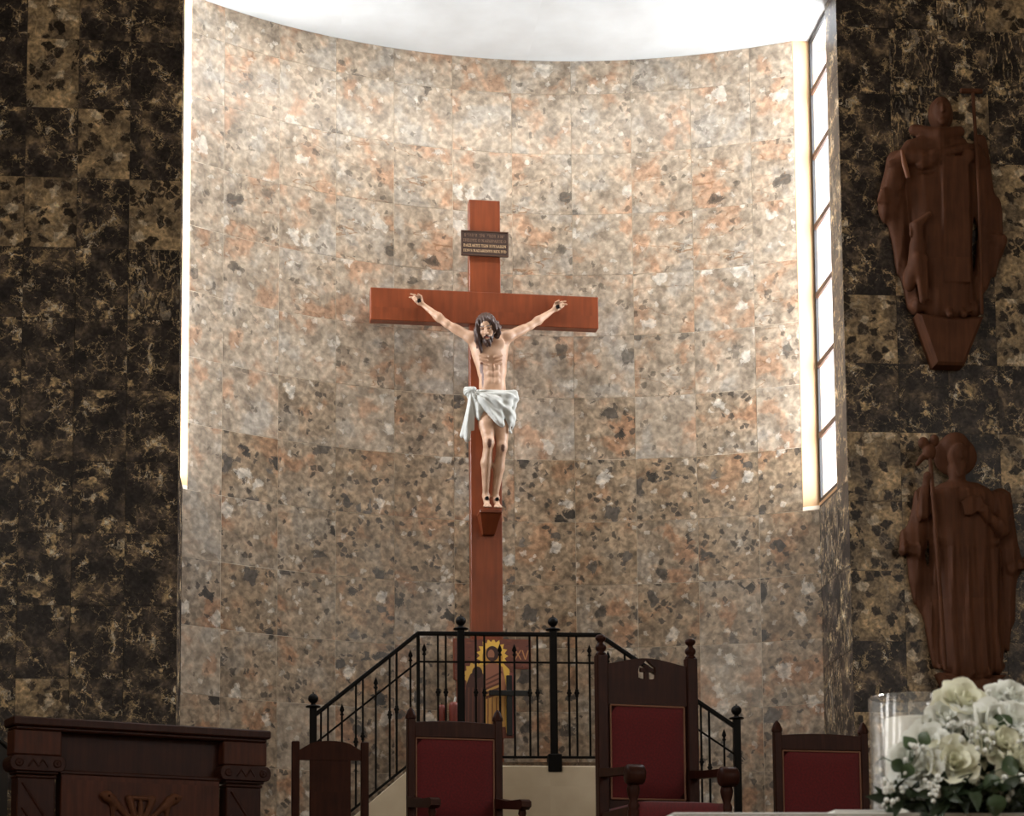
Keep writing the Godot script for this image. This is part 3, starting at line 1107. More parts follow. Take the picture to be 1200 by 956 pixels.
func build_stairs() -> void:
	const Z0 := -3.86
	const Z1 := -3.16
	var t := thing("double_staircase", "cream plastered double stair and landing under the crucifix", "staircase", Vector3(0, PLATFORM, 0))
	var off := Vector3(0, -PLATFORM, 0)
	var st := begin()
	block(st, Vector3(-0.95, PLATFORM, -4.02), Vector3(0.38, LANDING, Z1), 0.006, Transform3D(Basis(), off))
	part("landing", done(st), M.stair_plaster, t)
	part("landing_slab", box(Vector3(-0.96, LANDING - PLATFORM, -4.02), Vector3(0.39, LANDING + 0.03 - PLATFORM, Z1 - 0.03), 0.005), M.stone_floor, t)
	# flights: five risers each way
	var left := [Vector2(-0.95, LANDING + 0.03), Vector2(-1.78, 2.42), Vector2(-1.78, PLATFORM), Vector2(-0.95, PLATFORM)]
	var right := [Vector2(0.38, PLATFORM), Vector2(1.50, PLATFORM), Vector2(1.50, 2.36), Vector2(0.38, LANDING + 0.03)]
	for side in [left, right]:
		st = begin()
		prism(st, PackedVector2Array(side), Z1 - 0.1, Z1, Transform3D(Basis(), off), 0.004)
		part("stringer", done(st), M.stair_plaster, t)
	for k in 4:
		var y := LANDING - 0.19 * (k + 1)
		part("step", box(Vector3(-0.95 - 0.215 * (k + 1), 0, Z0), Vector3(-0.95 - 0.215 * k, y - PLATFORM, Z1 - 0.1), 0.006), M.stone_floor, t)
		part("step", box(Vector3(0.38 + 0.27 * k, 0, Z0), Vector3(0.38 + 0.27 * (k + 1), y - PLATFORM, Z1 - 0.1), 0.006), M.stone_floor, t)

	# railing
	const ZR := -3.2
	const TOP := 4.065
	var r := thing("stair_railing", "black wrought iron railing around the landing below the crucifix", "railing", Vector3(0, PLATFORM, ZR))
	var rail_y := func(x: float) -> float:
		if x < -0.949:
			return TOP - (-0.949 - x) * 0.81
		if x > 0.373:
			return TOP - (x - 0.373) * 0.674
		return TOP
	var p := func(x: float, dy: float) -> Vector3: return Vector3(x, rail_y.call(x) + dy - PLATFORM, 0)
	var bar := func(dy: float, h: float, w: float, called: String) -> void:
		for seg in [[-1.70, -0.949], [-0.949, 0.373], [0.373, 1.38]]:
			var a: Vector3 = p.call(seg[0], dy)
			var b: Vector3 = p.call(seg[1], dy)
			var s := begin()
			var along := b - a
			var xf := Transform3D(Basis(along.normalized(), Vector3(0, 0, 1).cross(along.normalized()), Vector3(0, 0, 1)), a)
			block(s, Vector3(-0.008, -h / 2, -w / 2), Vector3(along.length() + 0.008, h / 2, w / 2), 0.004, xf)
			part(called, done(s), M.iron, r)
	bar.call(0.0, 0.028, 0.045, "handrail")
	bar.call(-0.207, 0.014, 0.016, "middle_rail")
	bar.call(-0.90, 0.018, 0.02, "bottom_rail")
	# posts with a collar and a ball
	for x: float in [-1.704, -0.639, 0.035, 1.38]:
		var foot: float = PLATFORM if absf(x) > 1.0 else LANDING - 0.02
		var head: float = rail_y.call(x) + 0.03
		if absf(x) > 1.0:
			head += 0.035
		var s := begin()
		block(s, Vector3(x - 0.026, foot - PLATFORM, -0.026), Vector3(x + 0.026, head - PLATFORM, 0.026), 0.004)
		var post := part("post", done(s), M.iron, r)
		s = begin(true)
		lathe(s, [Vector2(0, 0), Vector2(0.052, 0.0), Vector2(0.056, 0.006), Vector2(0.05, 0.012), Vector2(0.02, 0.018), Vector2(0.016, 0.03), Vector2(0.026, 0.037), Vector2(0.036, 0.052), Vector2(0.038, 0.066), Vector2(0.034, 0.082), Vector2(0.02, 0.096), Vector2(0.006, 0.101), Vector2(0.004, 0.112), Vector2(0, 0.114)], 14, Transform3D(Basis(), Vector3(x, head - PLATFORM, 0)))
		part("finial", done(s), M.iron, post)
		if absf(x) < 1.0:
			part("post_shoe", box(Vector3(x - 0.05, LANDING - 0.045 - PLATFORM, -0.045), Vector3(x + 0.05, LANDING + 0.085 - PLATFORM, 0.06), 0.005), M.iron, post)
	# balusters in pairs, and shorter spears between the pairs
	for x: float in [-1.648, -1.598, -1.398, -1.348, -1.155, -1.105, -0.806, -0.749, -0.531, -0.469, -0.138, -0.082, 0.149, 0.205, 0.56, 0.62, 0.84, 0.90, 1.116, 1.176]:
		var y0: float = rail_y.call(x) - 0.90 - PLATFORM
		var y1: float = rail_y.call(x) - PLATFORM
		var s := begin(true)
		tube(s, [Vector3(x, y0, 0), Vector3(x, y1, 0)], [0.0085], 6)
		var b := part("baluster", done(s), M.iron, r)
		s = begin(true)
		lathe(s, [Vector2(0.008, -0.03), Vector2(0.014, -0.022), Vector2(0.011, -0.014), Vector2(0.021, 0.0), Vector2(0.011, 0.014), Vector2(0.014, 0.022), Vector2(0.008, 0.03)], 8, Transform3D(Basis(), Vector3(x, (y0 + y1) / 2 + 0.02, 0)))
		part("knuckle", done(s), M.iron, b)
	for x: float in [-1.498, -1.255, -1.005, -0.905, -0.356, -0.25, 0.30, 0.436, 0.73, 1.0, 1.285]:
		var y0: float = rail_y.call(x) - 0.90 - PLATFORM
		var y1: float = rail_y.call(x) - 0.10 - PLATFORM
		var s := begin(true)
		tube(s, [Vector3(x, y0, 0), Vector3(x, y1 - 0.05, 0)], [0.0085], 6)
		var b := part("spear_baluster", done(s), M.iron, r)
		s = begin(true)
		lathe(s, [Vector2(0.009, -0.06), Vector2(0.017, -0.052), Vector2(0.01, -0.045), Vector2(0.008, -0.035), Vector2(0.018, -0.02), Vector2(0.012, 0.0), Vector2(0.0, 0.03)], 8, Transform3D(Basis(), Vector3(x, y1, 0)))
		part("spear_tip", done(s), M.iron, b)
	for q in [Vector3(-0.949, 0, 0), Vector3(0.373, 0, 0)]:
		var s := begin()
		block(s, Vector3(q.x - 0.012, LANDING - PLATFORM, -0.012), Vector3(q.x + 0.012, TOP - PLATFORM, 0.012), 0.002)
		part("corner_bar", done(s), M.iron, r)


# ---------------------------------------------------------------- the cross

const CROSS_AT := Vector3(-0.383, LANDING + 0.03, -4.0)
const CROSS_TURN := 0.057


func build_cross() -> void:
	var y0 := LANDING + 0.03
	var t := thing("wooden_cross", "tall red-brown wooden cross on the pale curved marble wall", "cross", CROSS_AT, CROSS_TURN)
	part("post", box(Vector3(-0.122, 0, -0.05), Vector3(0.122, 7.629 - y0, 0.045), 0.004), M.cross, t)
	part("crossbar", box(Vector3(-0.892, 6.628 - y0, -0.045), Vector3(0.892, 6.884 - y0, 0.055), 0.004), M.cross, t)
	for y in [7.3, 6.2, 5.0]:
		part("wall_bracket", box(Vector3(-0.04, y - y0 - 0.03, -0.23), Vector3(0.04, y - y0 + 0.03, -0.05), 0.003), M.iron, t)
	# foot rest on a tapering corbel
	var st := begin()
	var xf := Transform3D(Basis(), Vector3.ZERO)
	block(st, Vector3(-0.075, 5.10 - y0, 0.045), Vector3(0.095, 5.125 - y0, 0.225), 0.004, xf)
	var a := [Vector3(-0.07, 5.10 - y0, 0.04), Vector3(0.09, 5.10 - y0, 0.04), Vector3(0.09, 5.10 - y0, 0.21), Vector3(-0.07, 5.10 - y0, 0.21)]
	var b := [Vector3(-0.035, 4.96 - y0, 0.04), Vector3(0.055, 4.96 - y0, 0.04), Vector3(0.055, 4.96 - y0, 0.10), Vector3(-0.035, 4.96 - y0, 0.10)]
	st.set_smooth_group(-1)
	quad(st, b[3], b[2], a[2], a[3])
	quad(st, b[2], b[1], a[1], a[2])
	quad(st, b[0], b[3], a[3], a[0])
	quad(st, b[0], b[1], b[2], b[3])
	part("foot_rest", done(st), M.cross, t)

	# the notice above the crossbar
	var n := thing("title_plaque", "small dark plaque with four lines of lettering near cross top", "plaque", CROSS_AT + Vector3(0.0, 7.27 - y0, 0.047), CROSS_TURN)
	part("board", box(Vector3(-0.186, -0.1, 0), Vector3(0.186, 0.1, 0.018), 0.003), M.plaque, n)
	part("rim", frame_mesh(0.186, 0.1, 0.008, 0.018, 0.023), M.plaque_rim, n)
	var words := ["", "IHΣOYΣ O NAZΩPAIOΣ O", "BAΣIΛEYΣ TΩN IOYΔAIΩN", "IESVS NAZARENVS REX IVD"]
	part("lettering", hebrew_line(0.32, 0.019), M.dull_letter, n, Vector3(0, 0.062, 0.0195))
	for k in range(1, 4):
		var line := words[k] as String
		part("lettering", lettering(line, 0.335, 0.023), M.gold_letter if k > 1 else M.dull_letter, n, Vector3(0, 0.062 - k * 0.041, 0.0195))


# a flat frame: outer half sizes, border width, from z0 to z1
func frame_mesh(hx: float, hy: float, w: float, z0: float, z1: float) -> ArrayMesh:
	var st := begin()
	block(st, Vector3(-hx, hy - w, z0), Vector3(hx, hy, z1), 0.001)
	block(st, Vector3(-hx, -hy, z0), Vector3(hx, -hy + w, z1), 0.001)
	block(st, Vector3(-hx, -hy + w, z0), Vector3(-hx + w, hy - w, z1), 0.001)
	block(st, Vector3(hx - w, -hy + w, z0), Vector3(hx, hy - w, z1), 0.001)
	return done(st)


func lettering(text: String, width: float, height: float, serif := true) -> Mesh:
	var f := SystemFont.new()
	f.font_names = PackedStringArray(["Droid Serif" if serif else "Droid Sans"])
	var m := TextMesh.new()
	m.text = text
	m.font = f
	m.font_size = 32
	m.depth = 0.0015
	m.pixel_size = height / 23.0
	m.curve_step = 2.0
	var size := m.get_aabb().size
	if size.x > width:
		m.pixel_size *= width / size.x
	return m


# the first line, right to left, each letter built from straight strokes in a unit square
func hebrew_line(width: float, height: float) -> ArrayMesh:
	var strokes := {
		"yod": [[0.5, 1.0, 0.75, 1.0], [0.75, 1.0, 0.7, 0.6]],
		"shin": [[0.0, 1.0, 0.2, 0.0], [0.2, 0.0, 1.0, 0.15], [1.0, 0.15, 1.0, 1.0], [0.5, 1.0, 0.45, 0.1]],
		"vav": [[0.4, 1.0, 0.65, 1.0], [0.65, 1.0, 0.65, 0.0]],
		"ayin": [[0.1, 1.0, 0.45, 0.3], [0.9, 1.0, 0.7, 0.2], [0.7, 0.2, 0.1, 0.0]],
		"he": [[0.0, 1.0, 1.0, 1.0], [0.9, 1.0, 0.9, 0.0], [0.15, 0.6, 0.15, 0.0]],
		"nun": [[0.3, 1.0, 0.7, 1.0], [0.7, 1.0, 0.7, 0.0], [0.7, 0.0, 0.1, 0.0]],
		"tsadi": [[0.1, 1.0, 0.8, 0.0], [0.9, 1.0, 0.5, 0.5], [0.8, 0.0, 0.0, 0.0]],
		"resh": [[0.0, 1.0, 0.9, 1.0], [0.9, 1.0, 0.9, 0.0]],
		"mem": [[0.0, 1.0, 0.2, 0.0], [0.1, 0.8, 0.9, 1.0], [0.9, 1.0, 0.9, 0.0], [0.9, 0.0, 0.5, 0.0]],
		"lamed": [[0.2, 1.25, 0.2, 0.8], [0.2, 0.8, 0.9, 0.8], [0.9, 0.8, 0.4, 0.0]],
		"kaf": [[0.1, 1.0, 0.9, 1.0], [0.9, 1.0, 0.9, -0.25]],
		"dalet": [[0.0, 1.0, 1.0, 1.0], [0.8, 1.0, 0.8, 0.0]],
		"last_mem": [[0.0, 1.0, 0.95, 1.0], [0.95, 1.0, 0.95, 0.0], [0.95, 0.0, 0.1, 0.0], [0.1, 0.0, 0.1, 1.0]],
	}
	var line := ["yod", "shin", "vav", "ayin", "", "he", "nun", "tsadi", "resh", "yod", "", "mem", "lamed", "kaf", "", "he", "yod", "he", "vav", "dalet", "yod", "last_mem"]
	var step := width / line.size()
	var st := begin()
	for k in line.size():
		if line[k] == "":
			continue
		var at := Vector2(width / 2 - step * (k + 1), -height / 2)
		for s in strokes[line[k]]:
			var a := at + Vector2(s[0] * step * 0.72, s[1] * height)
			var b := at + Vector2(s[2] * step * 0.72, s[3] * height)
			var along := Vector3(b.x - a.x, b.y - a.y, 0)
			var xf := Transform3D(Basis(along.normalized(), Vector3(0, 0, 1).cross(along.normalized()), Vector3(0, 0, 1)), Vector3(a.x, a.y, 0))
			block(st, Vector3(-0.001, -0.001, -0.0007), Vector3(along.length() + 0.001, 0.001, 0.0008), 0.0, xf)
	return done(st)


# ---------------------------------------------------------------- the carved figure on the cross

func build_figure() -> void:
	var base := Vector3(-0.355, 5.125, -3.80)
	var t := thing("crucified_figure", "painted carved figure with outstretched arms and white loincloth on cross", "statue", base)
	var off := -base

	# body: world metres
	var f := Field.new(Vector3(-0.90, 5.09, -3.98), Vector3(0.19, 6.80, -3.64), 0.0085)
	var arms := [[Vector3(-0.505, 6.487, -3.845), Vector3(-0.685, 6.592, -3.855), Vector3(-0.866, 6.752, -3.89)], [Vector3(-0.212, 6.505, -3.855), Vector3(-0.039, 6.606, -3.905), Vector3(0.152, 6.759, -3.965)]]
	for a in arms:
		f.rod(a[0], a[1], 0.038, 0.029, 0.03)
		f.rod(a[0].lerp(a[1], 0.35), a[0].lerp(a[1], 0.7), 0.036, 0.033, 0.02)
		f.rod(a[1], a[1].lerp(a[2], 0.35), 0.028, 0.032, 0.02)
		f.rod(a[1].lerp(a[2], 0.35), a[2], 0.032, 0.018, 0.02)
		f.blob(a[0], Vector3(0.046, 0.044, 0.042), 0.03)
	f.rod(Vector3(-0.46, 6.475, -3.85), Vector3(-0.255, 6.485, -3.86), 0.055, 0.055, 0.03)
	f.blob(Vector3(-0.36, 6.38, -3.85), Vector3(0.128, 0.13, 0.084), 0.03)
	f.rod(Vector3(-0.475, 6.43, -3.86), Vector3(-0.405, 6.22, -3.86), 0.036, 0.045, 0.03)
	f.rod(Vector3(-0.245, 6.44, -3.87), Vector3(-0.275, 6.22, -3.86), 0.036, 0.045, 0.03)
	f.rod(Vector3(-0.372, 6.26, -3.855), Vector3(-0.37, 6.05, -3.85), 0.066, 0.072, 0.03)
	f.rod(Vector3(-0.305, 6.26, -3.855), Vector3(-0.305, 6.05, -3.85), 0.062, 0.072, 0.03)
	f.blob(Vector3(-0.34, 5.98, -3.845), Vector3(0.125, 0.10, 0.08), 0.03)
	# breast, ribs and belly
	f.blob(Vector3(-0.418, 6.425, -3.785), Vector3(0.058, 0.042, 0.022), 0.02)
	f.blob(Vector3(-0.300, 6.428, -3.79), Vector3(0.058, 0.042, 0.022), 0.02)
	for k in 3:
		for s: float in [-1.0, 1.0]:
			f.rod(Vector3(-0.353 + s * 0.085, 6.335 - k * 0.032, -3.79), Vector3(-0.353 + s * 0.03, 6.315 - k * 0.03, -3.772), 0.009, 0.008, 0.012)
	for k in 3:
		for s: float in [-1.0, 1.0]:
			f.blob(Vector3(-0.337 + s * 0.026, 6.24 - k * 0.055, -3.786), Vector3(0.024, 0.026, 0.012), 0.01)
	f.blob(Vector3(-0.336, 6.128, -3.768), Vector3(0.007, 0.009, 0.014), 0.006, Basis.IDENTITY, true)
	f.rod(Vector3(-0.35, 6.46, -3.82), Vector3(-0.385, 6.535, -3.775), 0.043, 0.040, 0.025)
	f.rod(Vector3(-0.29, 6.47, -3.815), Vector3(-0.37, 6.505, -3.785), 0.022, 0.018, 0.02)
	# legs
	var legs := [[Vector3(-0.402, 5.93, -3.83), Vector3(-0.381, 5.63, -3.715), Vector3(-0.394, 5.485, -3.775), Vector3(-0.396, 5.25, -3.84), Vector3(-0.394, 5.152, -3.755)], [Vector3(-0.272, 5.93, -3.84), Vector3(-0.278, 5.60, -3.745), Vector3(-0.298, 5.455, -3.80), Vector3(-0.322, 5.24, -3.855), Vector3(-0.311, 5.152, -3.77)]]
	for g in legs:
		f.rod(g[0], g[0].lerp(g[1], 0.5), 0.066, 0.060, 0.03)
		f.rod(g[0].lerp(g[1], 0.5), g[1], 0.058, 0.042, 0.025)
		f.blob(g[1] + Vector3(0, 0, 0.012), Vector3(0.034, 0.04, 0.032), 0.02)
		f.rod(g[1], g[2], 0.036, 0.042, 0.02)
		f.rod(g[2], g[3], 0.042, 0.022, 0.02)
		f.rod(g[1] + Vector3(0, -0.03, 0.02), g[3] + Vector3(0, 0.02, 0.012), 0.016, 0.012, 0.02)
		f.blob(g[3] + Vector3(0.012, -0.004, -0.005), Vector3(0.026, 0.02, 0.022), 0.012)
		f.rod(g[3] + Vector3(0, -0.01, 0), g[4], 0.026, 0.021, 0.02)
		for k in 5:
			var side := (k - 2) * 0.0125
			f.rod(g[4] + Vector3(side * 0.8, 0.0, 0.005), g[4] + Vector3(side * 1.15, -0.018, 0.03 - absf(side) * 0.3), 0.009, 0.007, 0.006)
	var marks := [[Vector3(-0.379, 5.612, -3.67), Vector3(0.014, 0.032, 0.06)], [Vector3(-0.274, 5.585, -3.70), Vector3(0.013, 0.026, 0.06)], [Vector3(-0.392, 5.205, -3.78), Vector3(0.018, 0.014, 0.06)], [Vector3(-0.315, 5.205, -3.79), Vector3(0.018, 0.014, 0.06)], [Vector3(-0.425, 6.235, -3.79), Vector3(0.012, 0.042, 0.06)], [Vector3(-0.417, 6.15, -3.79), Vector3(0.007, 0.06, 0.06)]]
	var skin := Color(0.60, 0.375, 0.25)
	var tan_skin := Color(0.42, 0.235, 0.14)
	var blood := Color(0.085, 0.026, 0.018)
	var mottling := FastNoiseLite.new()
	mottling.seed = 4
	mottling.frequency = 9.0
	var paint := func(p: Vector3) -> Color:
		var c := skin.lerp(tan_skin, clampf(0.35 + mottling.get_noise_3dv(p) * 0.9, 0.0, 1.0))
		for m in marks:
			var q: Vector3 = (p - m[0]) / m[1]
			var l := q.length()
			if l < 1.25:
				c = c.lerp(blood, clampf((1.25 - l) * 4.0, 0.0, 0.92))
		return c
	var all := SurfaceTool.new()
	all.begin(Mesh.PRIMITIVE_TRIANGLES)
	all.append_from(f.mesh(paint), 0, Transform3D.IDENTITY)

	# hands, two fingers raised, the others bent
	for a in [[arms[0][2], Vector3(-0.899, 6.779, -3.885), Vector3(-0.962, 6.826, -3.862), Vector3(-0.972, 6.797, -3.856), -1.0], [arms[1][2], Vector3(0.184, 6.783, -3.965), Vector3(0.246, 6.822, -3.935), Vector3(0.254, 6.797, -3.93), 1.0]]:
		var palm: Vector3 = a[1]
		var s: float = a[4]
		var h := Field.new(palm - Vector3(0.10, 0.085, 0.055), palm + Vector3(0.10, 0.085, 0.06), 0.0036)
		var out: Vector3 = (palm - a[0]).normalized()
		var across := Vector3(0, 0, 1).cross(out).normalized() * s
		h.rod(a[0] - out * 0.012, palm - out * 0.012, 0.019, 0.019, 0.012)
		h.rod(palm - out * 0.012 + across * 0.012, palm + out * 0.018 + across * 0.016, 0.015, 0.013, 0.014)
		h.rod(palm - out * 0.012 - across * 0.012, palm + out * 0.016 - across * 0.016, 0.015, 0.012, 0.014)
		for k in 4:
			var root: Vector3 = palm + out * (0.022 - 0.002 * absf(k - 1)) + across * (0.022 - 0.0145 * k) + Vector3(0, 0, 0.004)
			if k < 2:
				var tip: Vector3 = a[2 + k]
				var mid := root.lerp(tip, 0.5) + Vector3(0, 0, 0.006)
				h.rod(root, mid, 0.0085, 0.0078, 0.005)
				h.rod(mid, tip, 0.0078, 0.006, 0.004)
			else:
				var knee := root + out * 0.022 + Vector3(0, 0, 0.02)
				h.rod(root, knee, 0.0085, 0.008, 0.005)
				h.rod(knee, palm + out * 0.012 + across * (0.012 - 0.0135 * k) + Vector3(0, 0, 0.032), 0.008, 0.0065, 0.004)
		var thumb := palm - out * 0.012 + across * 0.022
		h.rod(thumb, thumb + out * 0.022 + across * 0.014 + Vector3(0, 0, 0.014), 0.010, 0.0085, 0.006)
		h.rod(thumb + out * 0.022 + across * 0.014 + Vector3(0, 0, 0.014), thumb + out * 0.046 + across * 0.008 + Vector3(0, 0, 0.026), 0.0085, 0.0065, 0.004)
		var wound := palm + Vector3(0, -0.004, 0.02)
		var hand_paint := func(p: Vector3) -> Color:
			return blood if (p - wound).length() < 0.013 else skin.lerp(tan_skin, clampf(0.35 + mottling.get_noise_3dv(p) * 0.9, 0.0, 1.0))
		all.append_from(h.mesh(hand_paint), 0, Transform3D.IDENTITY)

	# head, bowed to the left of the picture; modelled upright, face to +z
	var pose := Transform3D(Basis.from_euler(Vector3(0.42, -0.16, 0.10)), Vector3(-0.388, 6.527, -3.755))
	var hd := Field.new(Vector3(-0.085, -0.12, -0.10), Vector3(0.085, 0.125, 0.115), 0.0042)
	hd.blob(Vector3(0, 0.028, -0.005), Vector3(0.066, 0.082, 0.082), 0.02)
	hd.blob(Vector3(0, -0.035, 0.032), Vector3(0.047, 0.058, 0.046), 0.03)
	hd.blob(Vector3(0, -0.078, 0.058), Vector3(0.018, 0.016, 0.016), 0.016)
	for s: float in [-1.0, 1.0]:
		hd.blob(Vector3(s * 0.031, -0.016, 0.058), Vector3(0.018, 0.015, 0.014), 0.014)
		hd.blob(Vector3(s * 0.025, 0.012, 0.082), Vector3(0.016, 0.011, 0.012), 0.008, Basis.IDENTITY, true)
		hd.blob(Vector3(s * 0.025, 0.011, 0.068), Vector3(0.012, 0.008, 0.009), 0.003)
		hd.rod(Vector3(s * 0.010, 0.028, 0.081), Vector3(s * 0.042, 0.026, 0.066), 0.006, 0.005, 0.008)
		hd.blob(Vector3(s * 0.009, -0.022, 0.083), Vector3(0.007, 0.006, 0.007), 0.006)
	hd.rod(Vector3(0, 0.022, 0.078), Vector3(0, -0.018, 0.096), 0.007, 0.010, 0.008)
	hd.rod(Vector3(-0.016, -0.048, 0.073), Vector3(0.016, -0.048, 0.073), 0.0055, 0.0055, 0.004)
	hd.rod(Vector3(-0.013, -0.057, 0.073), Vector3(0.013, -0.057, 0.073), 0.0055, 0.0055, 0.003)
	hd.rod(Vector3(0, -0.05, -0.01), Vector3(0.01, -0.11, -0.03), 0.04, 0.042, 0.02)
	var face_paint := func(p: Vector3) -> Color:
		var c := skin.lerp(tan_skin, clampf(0.25 + mottling.get_noise_3dv(p) * 0.7, 0.0, 1.0))
		if p.z > 0.06 and absf(absf(p.x) - 0.025) < 0.012 and absf(p.y - 0.011) < 0.0045:
			c = Color(0.06, 0.03, 0.02)
		if p.z > 0.066 and absf(p.x) < 0.018 and absf(p.y + 0.052) < 0.009:
			c = Color(0.36, 0.12, 0.09)
		if p.z > 0.06 and absf(p.y - 0.031) < 0.005 and absf(absf(p.x) - 0.026) < 0.017:
			c = Color(0.09, 0.05, 0.035)
		return c
	all.append_from(hd.mesh(face_paint), 0, pose)
	part("body", all.commit(), M.skin, t, off)

	# hair and beard
	var hr := Field.new(Vector3(-0.13, -0.20, -0.13), Vector3(0.13, 0.14, 0.12), 0.005)
	hr.blob(Vector3(0, 0.045, -0.016), Vector3(0.077, 0.079, 0.089), 0.015)
	hr.blob(Vector3(0, -0.005, 0.085), Vector3(0.046, 0.072, 0.06), 0.01, Basis.IDENTITY, true)
	hr.rod(Vector3(-0.052, 0.07, 0.045), Vector3(-0.070, 0.0, 0.045), 0.020, 0.024, 0.015)
	hr.rod(Vector3(-0.070, 0.0, 0.045), Vector3(-0.074, -0.07, 0.055), 0.026, 0.026, 0.012)
	hr.rod(Vector3(-0.074, -0.07, 0.055), Vector3(-0.058, -0.165, 0.06), 0.025, 0.008, 0.012)
	hr.rod(Vector3(-0.078, -0.03, 0.02), Vector3(-0.085, -0.13, 0.03), 0.024, 0.010, 0.012)
	hr.rod(Vector3(0.052, 0.07, 0.045), Vector3(0.072, 0.02, 0.035), 0.020, 0.024, 0.015)
	for q in [Vector3(0.080, 0.035, 0.02), Vector3(0.092, 0.0, 0.01), Vector3(0.088, -0.035, 0.015), Vector3(0.072, -0.06, 0.0), Vector3(0.065, 0.0, 0.04)]:
		hr.blob(q, Vector3(0.024, 0.022, 0.024), 0.008)
	hr.rod(Vector3(0, 0.0, -0.06), Vector3(0, -0.12, -0.07), 0.06, 0.05, 0.02)
	hr.blob(Vector3(0, -0.088, 0.055), Vector3(0.030, 0.032, 0.026), 0.01)
	for s: float in [-1.0, 1.0]:
		hr.rod(Vector3(s * 0.046, -0.03, 0.03), Vector3(s * 0.024, -0.082, 0.055), 0.013, 0.018, 0.01)
		hr.rod(Vector3(s * 0.004, -0.038, 0.084), Vector3(s * 0.026, -0.056, 0.070), 0.0055, 0.006, 0.004)
		hr.rod(Vector3(s * 0.012, -0.10, 0.06), Vector3(s * 0.012, -0.128, 0.066), 0.016, 0.006, 0.008)
	hr.shift(Vector3(-0.13, -0.2, -0.13), Vector3(0.13, 0.14, 0.12), func(p: Vector3) -> float: return sin(atan2(p.x, p.z + 0.02) * 22.0 + p.y * 60.0) * 0.0022 + sin(p.x * 300.0) * 0.001)
	part("hair", hr.mesh(), M.hair, t, off + pose.origin, pose.basis)

	# loincloth
	var c := Field.new(Vector3(-0.61, 5.62, -3.97), Vector3(-0.11, 6.10, -3.63), 0.0072)
	c.blob(Vector3(-0.345, 5.975, -3.835), Vector3(0.165, 0.088, 0.118), 0.03)
	c.rod(Vector3(-0.45, 6.035, -3.80), Vector3(-0.165, 6.045, -3.80), 0.030, 0.022, 0.03)
	c.rod(Vector3(-0.175, 6.03, -3.82), Vector3(-0.200, 5.715, -3.755), 0.034, 0.012, 0.03)
	c.rod(Vector3(-0.24, 5.98, -3.755), Vector3(-0.215, 5.725, -3.735), 0.052, 0.014, 0.03)
	c.rod(Vector3(-0.33, 5.95, -3.735), Vector3(-0.272, 5.775, -3.715), 0.058, 0.022, 0.03)
	c.rod(Vector3(-0.40, 5.95, -3.745), Vector3(-0.318, 5.80, -3.705), 0.056, 0.024, 0.03)
	c.rod(Vector3(-0.42, 5.96, -3.75), Vector3(-0.457, 5.835, -3.755), 0.056, 0.022, 0.03)
	c.blob(Vector3(-0.525, 6.03, -3.76), Vector3(0.044, 0.034, 0.042), 0.012)
	c.rod(Vector3(-0.55, 6.05, -3.75), Vector3(-0.49, 6.045, -3.73), 0.018, 0.022, 0.01)
	c.rod(Vector3(-0.50, 6.0, -3.745), Vector3(-0.535, 5.665, -3.765), 0.026, 0.026, 0.015)
	c.rod(Vector3(-0.51, 6.0, -3.76), Vector3(-0.578, 5.70, -3.785), 0.024, 0.018, 0.015)
	c.rod(Vector3(-0.485, 5.99, -3.75), Vector3(-0.50, 5.74, -3.765), 0.024, 0.018, 0.015)
	c.shift(Vector3(-0.61, 5.62, -3.97), Vector3(-0.11, 6.10, -3.63), func(p: Vector3) -> float:
		var q := Vector2(p.x + 0.515, p.y - 6.05)
		var a := atan2(q.y, q.x)
		var l := q.length()
		return ((absf(sin(a * 8.0 + l * 3.5)) - 0.6) * 0.017 + sin(a * 33.0 - l * 10.0) * 0.0032) * clampf(l * 8.0, 0.2, 1.0))
	part("loincloth", c.mesh(), M.cloth, t, off)

	# nails
	for n in [[Vector3(-0.899, 6.775, -3.862), 0.014], [Vector3(0.184, 6.779, -3.942), 0.014], [Vector3(-0.392, 5.208, -3.765), 0.013], [Vector3(-0.314, 5.206, -3.782), 0.013]]:
		var st := begin()
		block(st, Vector3(-n[1], -n[1], -0.03), Vector3(n[1], n[1], 0.012), 0.004, Transform3D(Basis(Vector3(0, 0, 1), 0.3), n[0]))
		part("nail", done(st), M.iron, t, off)
	print("figure ", Time.get_ticks_msec())


# ---------------------------------------------------------------- painted station panel, little cross, candles

func fill_poly(im: Image, pts: Array, col: Color) -> void:
	var lo := 1e9
	var hi := -1e9
	for p: Vector2 in pts:
		lo = minf(lo, p.y)
		hi = maxf(hi, p.y)
	for y in range(maxi(0, int(lo)), mini(im.get_height(), int(hi) + 1)):
		var xs := []
		for i in pts.size():
			var a: Vector2 = pts[i]
			var b: Vector2 = pts[(i + 1) % pts.size()]
			var yy := y + 0.5
			if (a.y <= yy) != (b.y <= yy):
				xs.append(a.x + (yy - a.y) / (b.y - a.y) * (b.x - a.x))
		xs.sort()
		for k in range(0, xs.size() - 1, 2):
			var x0 := clampi(int(round(xs[k])), 0, im.get_width())
			var x1 := clampi(int(round(xs[k + 1])), 0, im.get_width())
			if x1 > x0:
				im.fill_rect(Rect2i(x0, y, x1 - x0, 1), col)


func oval(cx: float, cy: float, rx: float, ry: float, spikes := 0, depth := 0.0) -> Array:
	var a := []
	var n := 48 if spikes == 0 else spikes * 2
	for i in n:
		var t := TAU * i / n
		var k := 1.0 - depth * (i % 2) if spikes else 1.0
		a.append(Vector2(cx + rx * cos(t) * k, cy + ry * sin(t) * k))
	return a


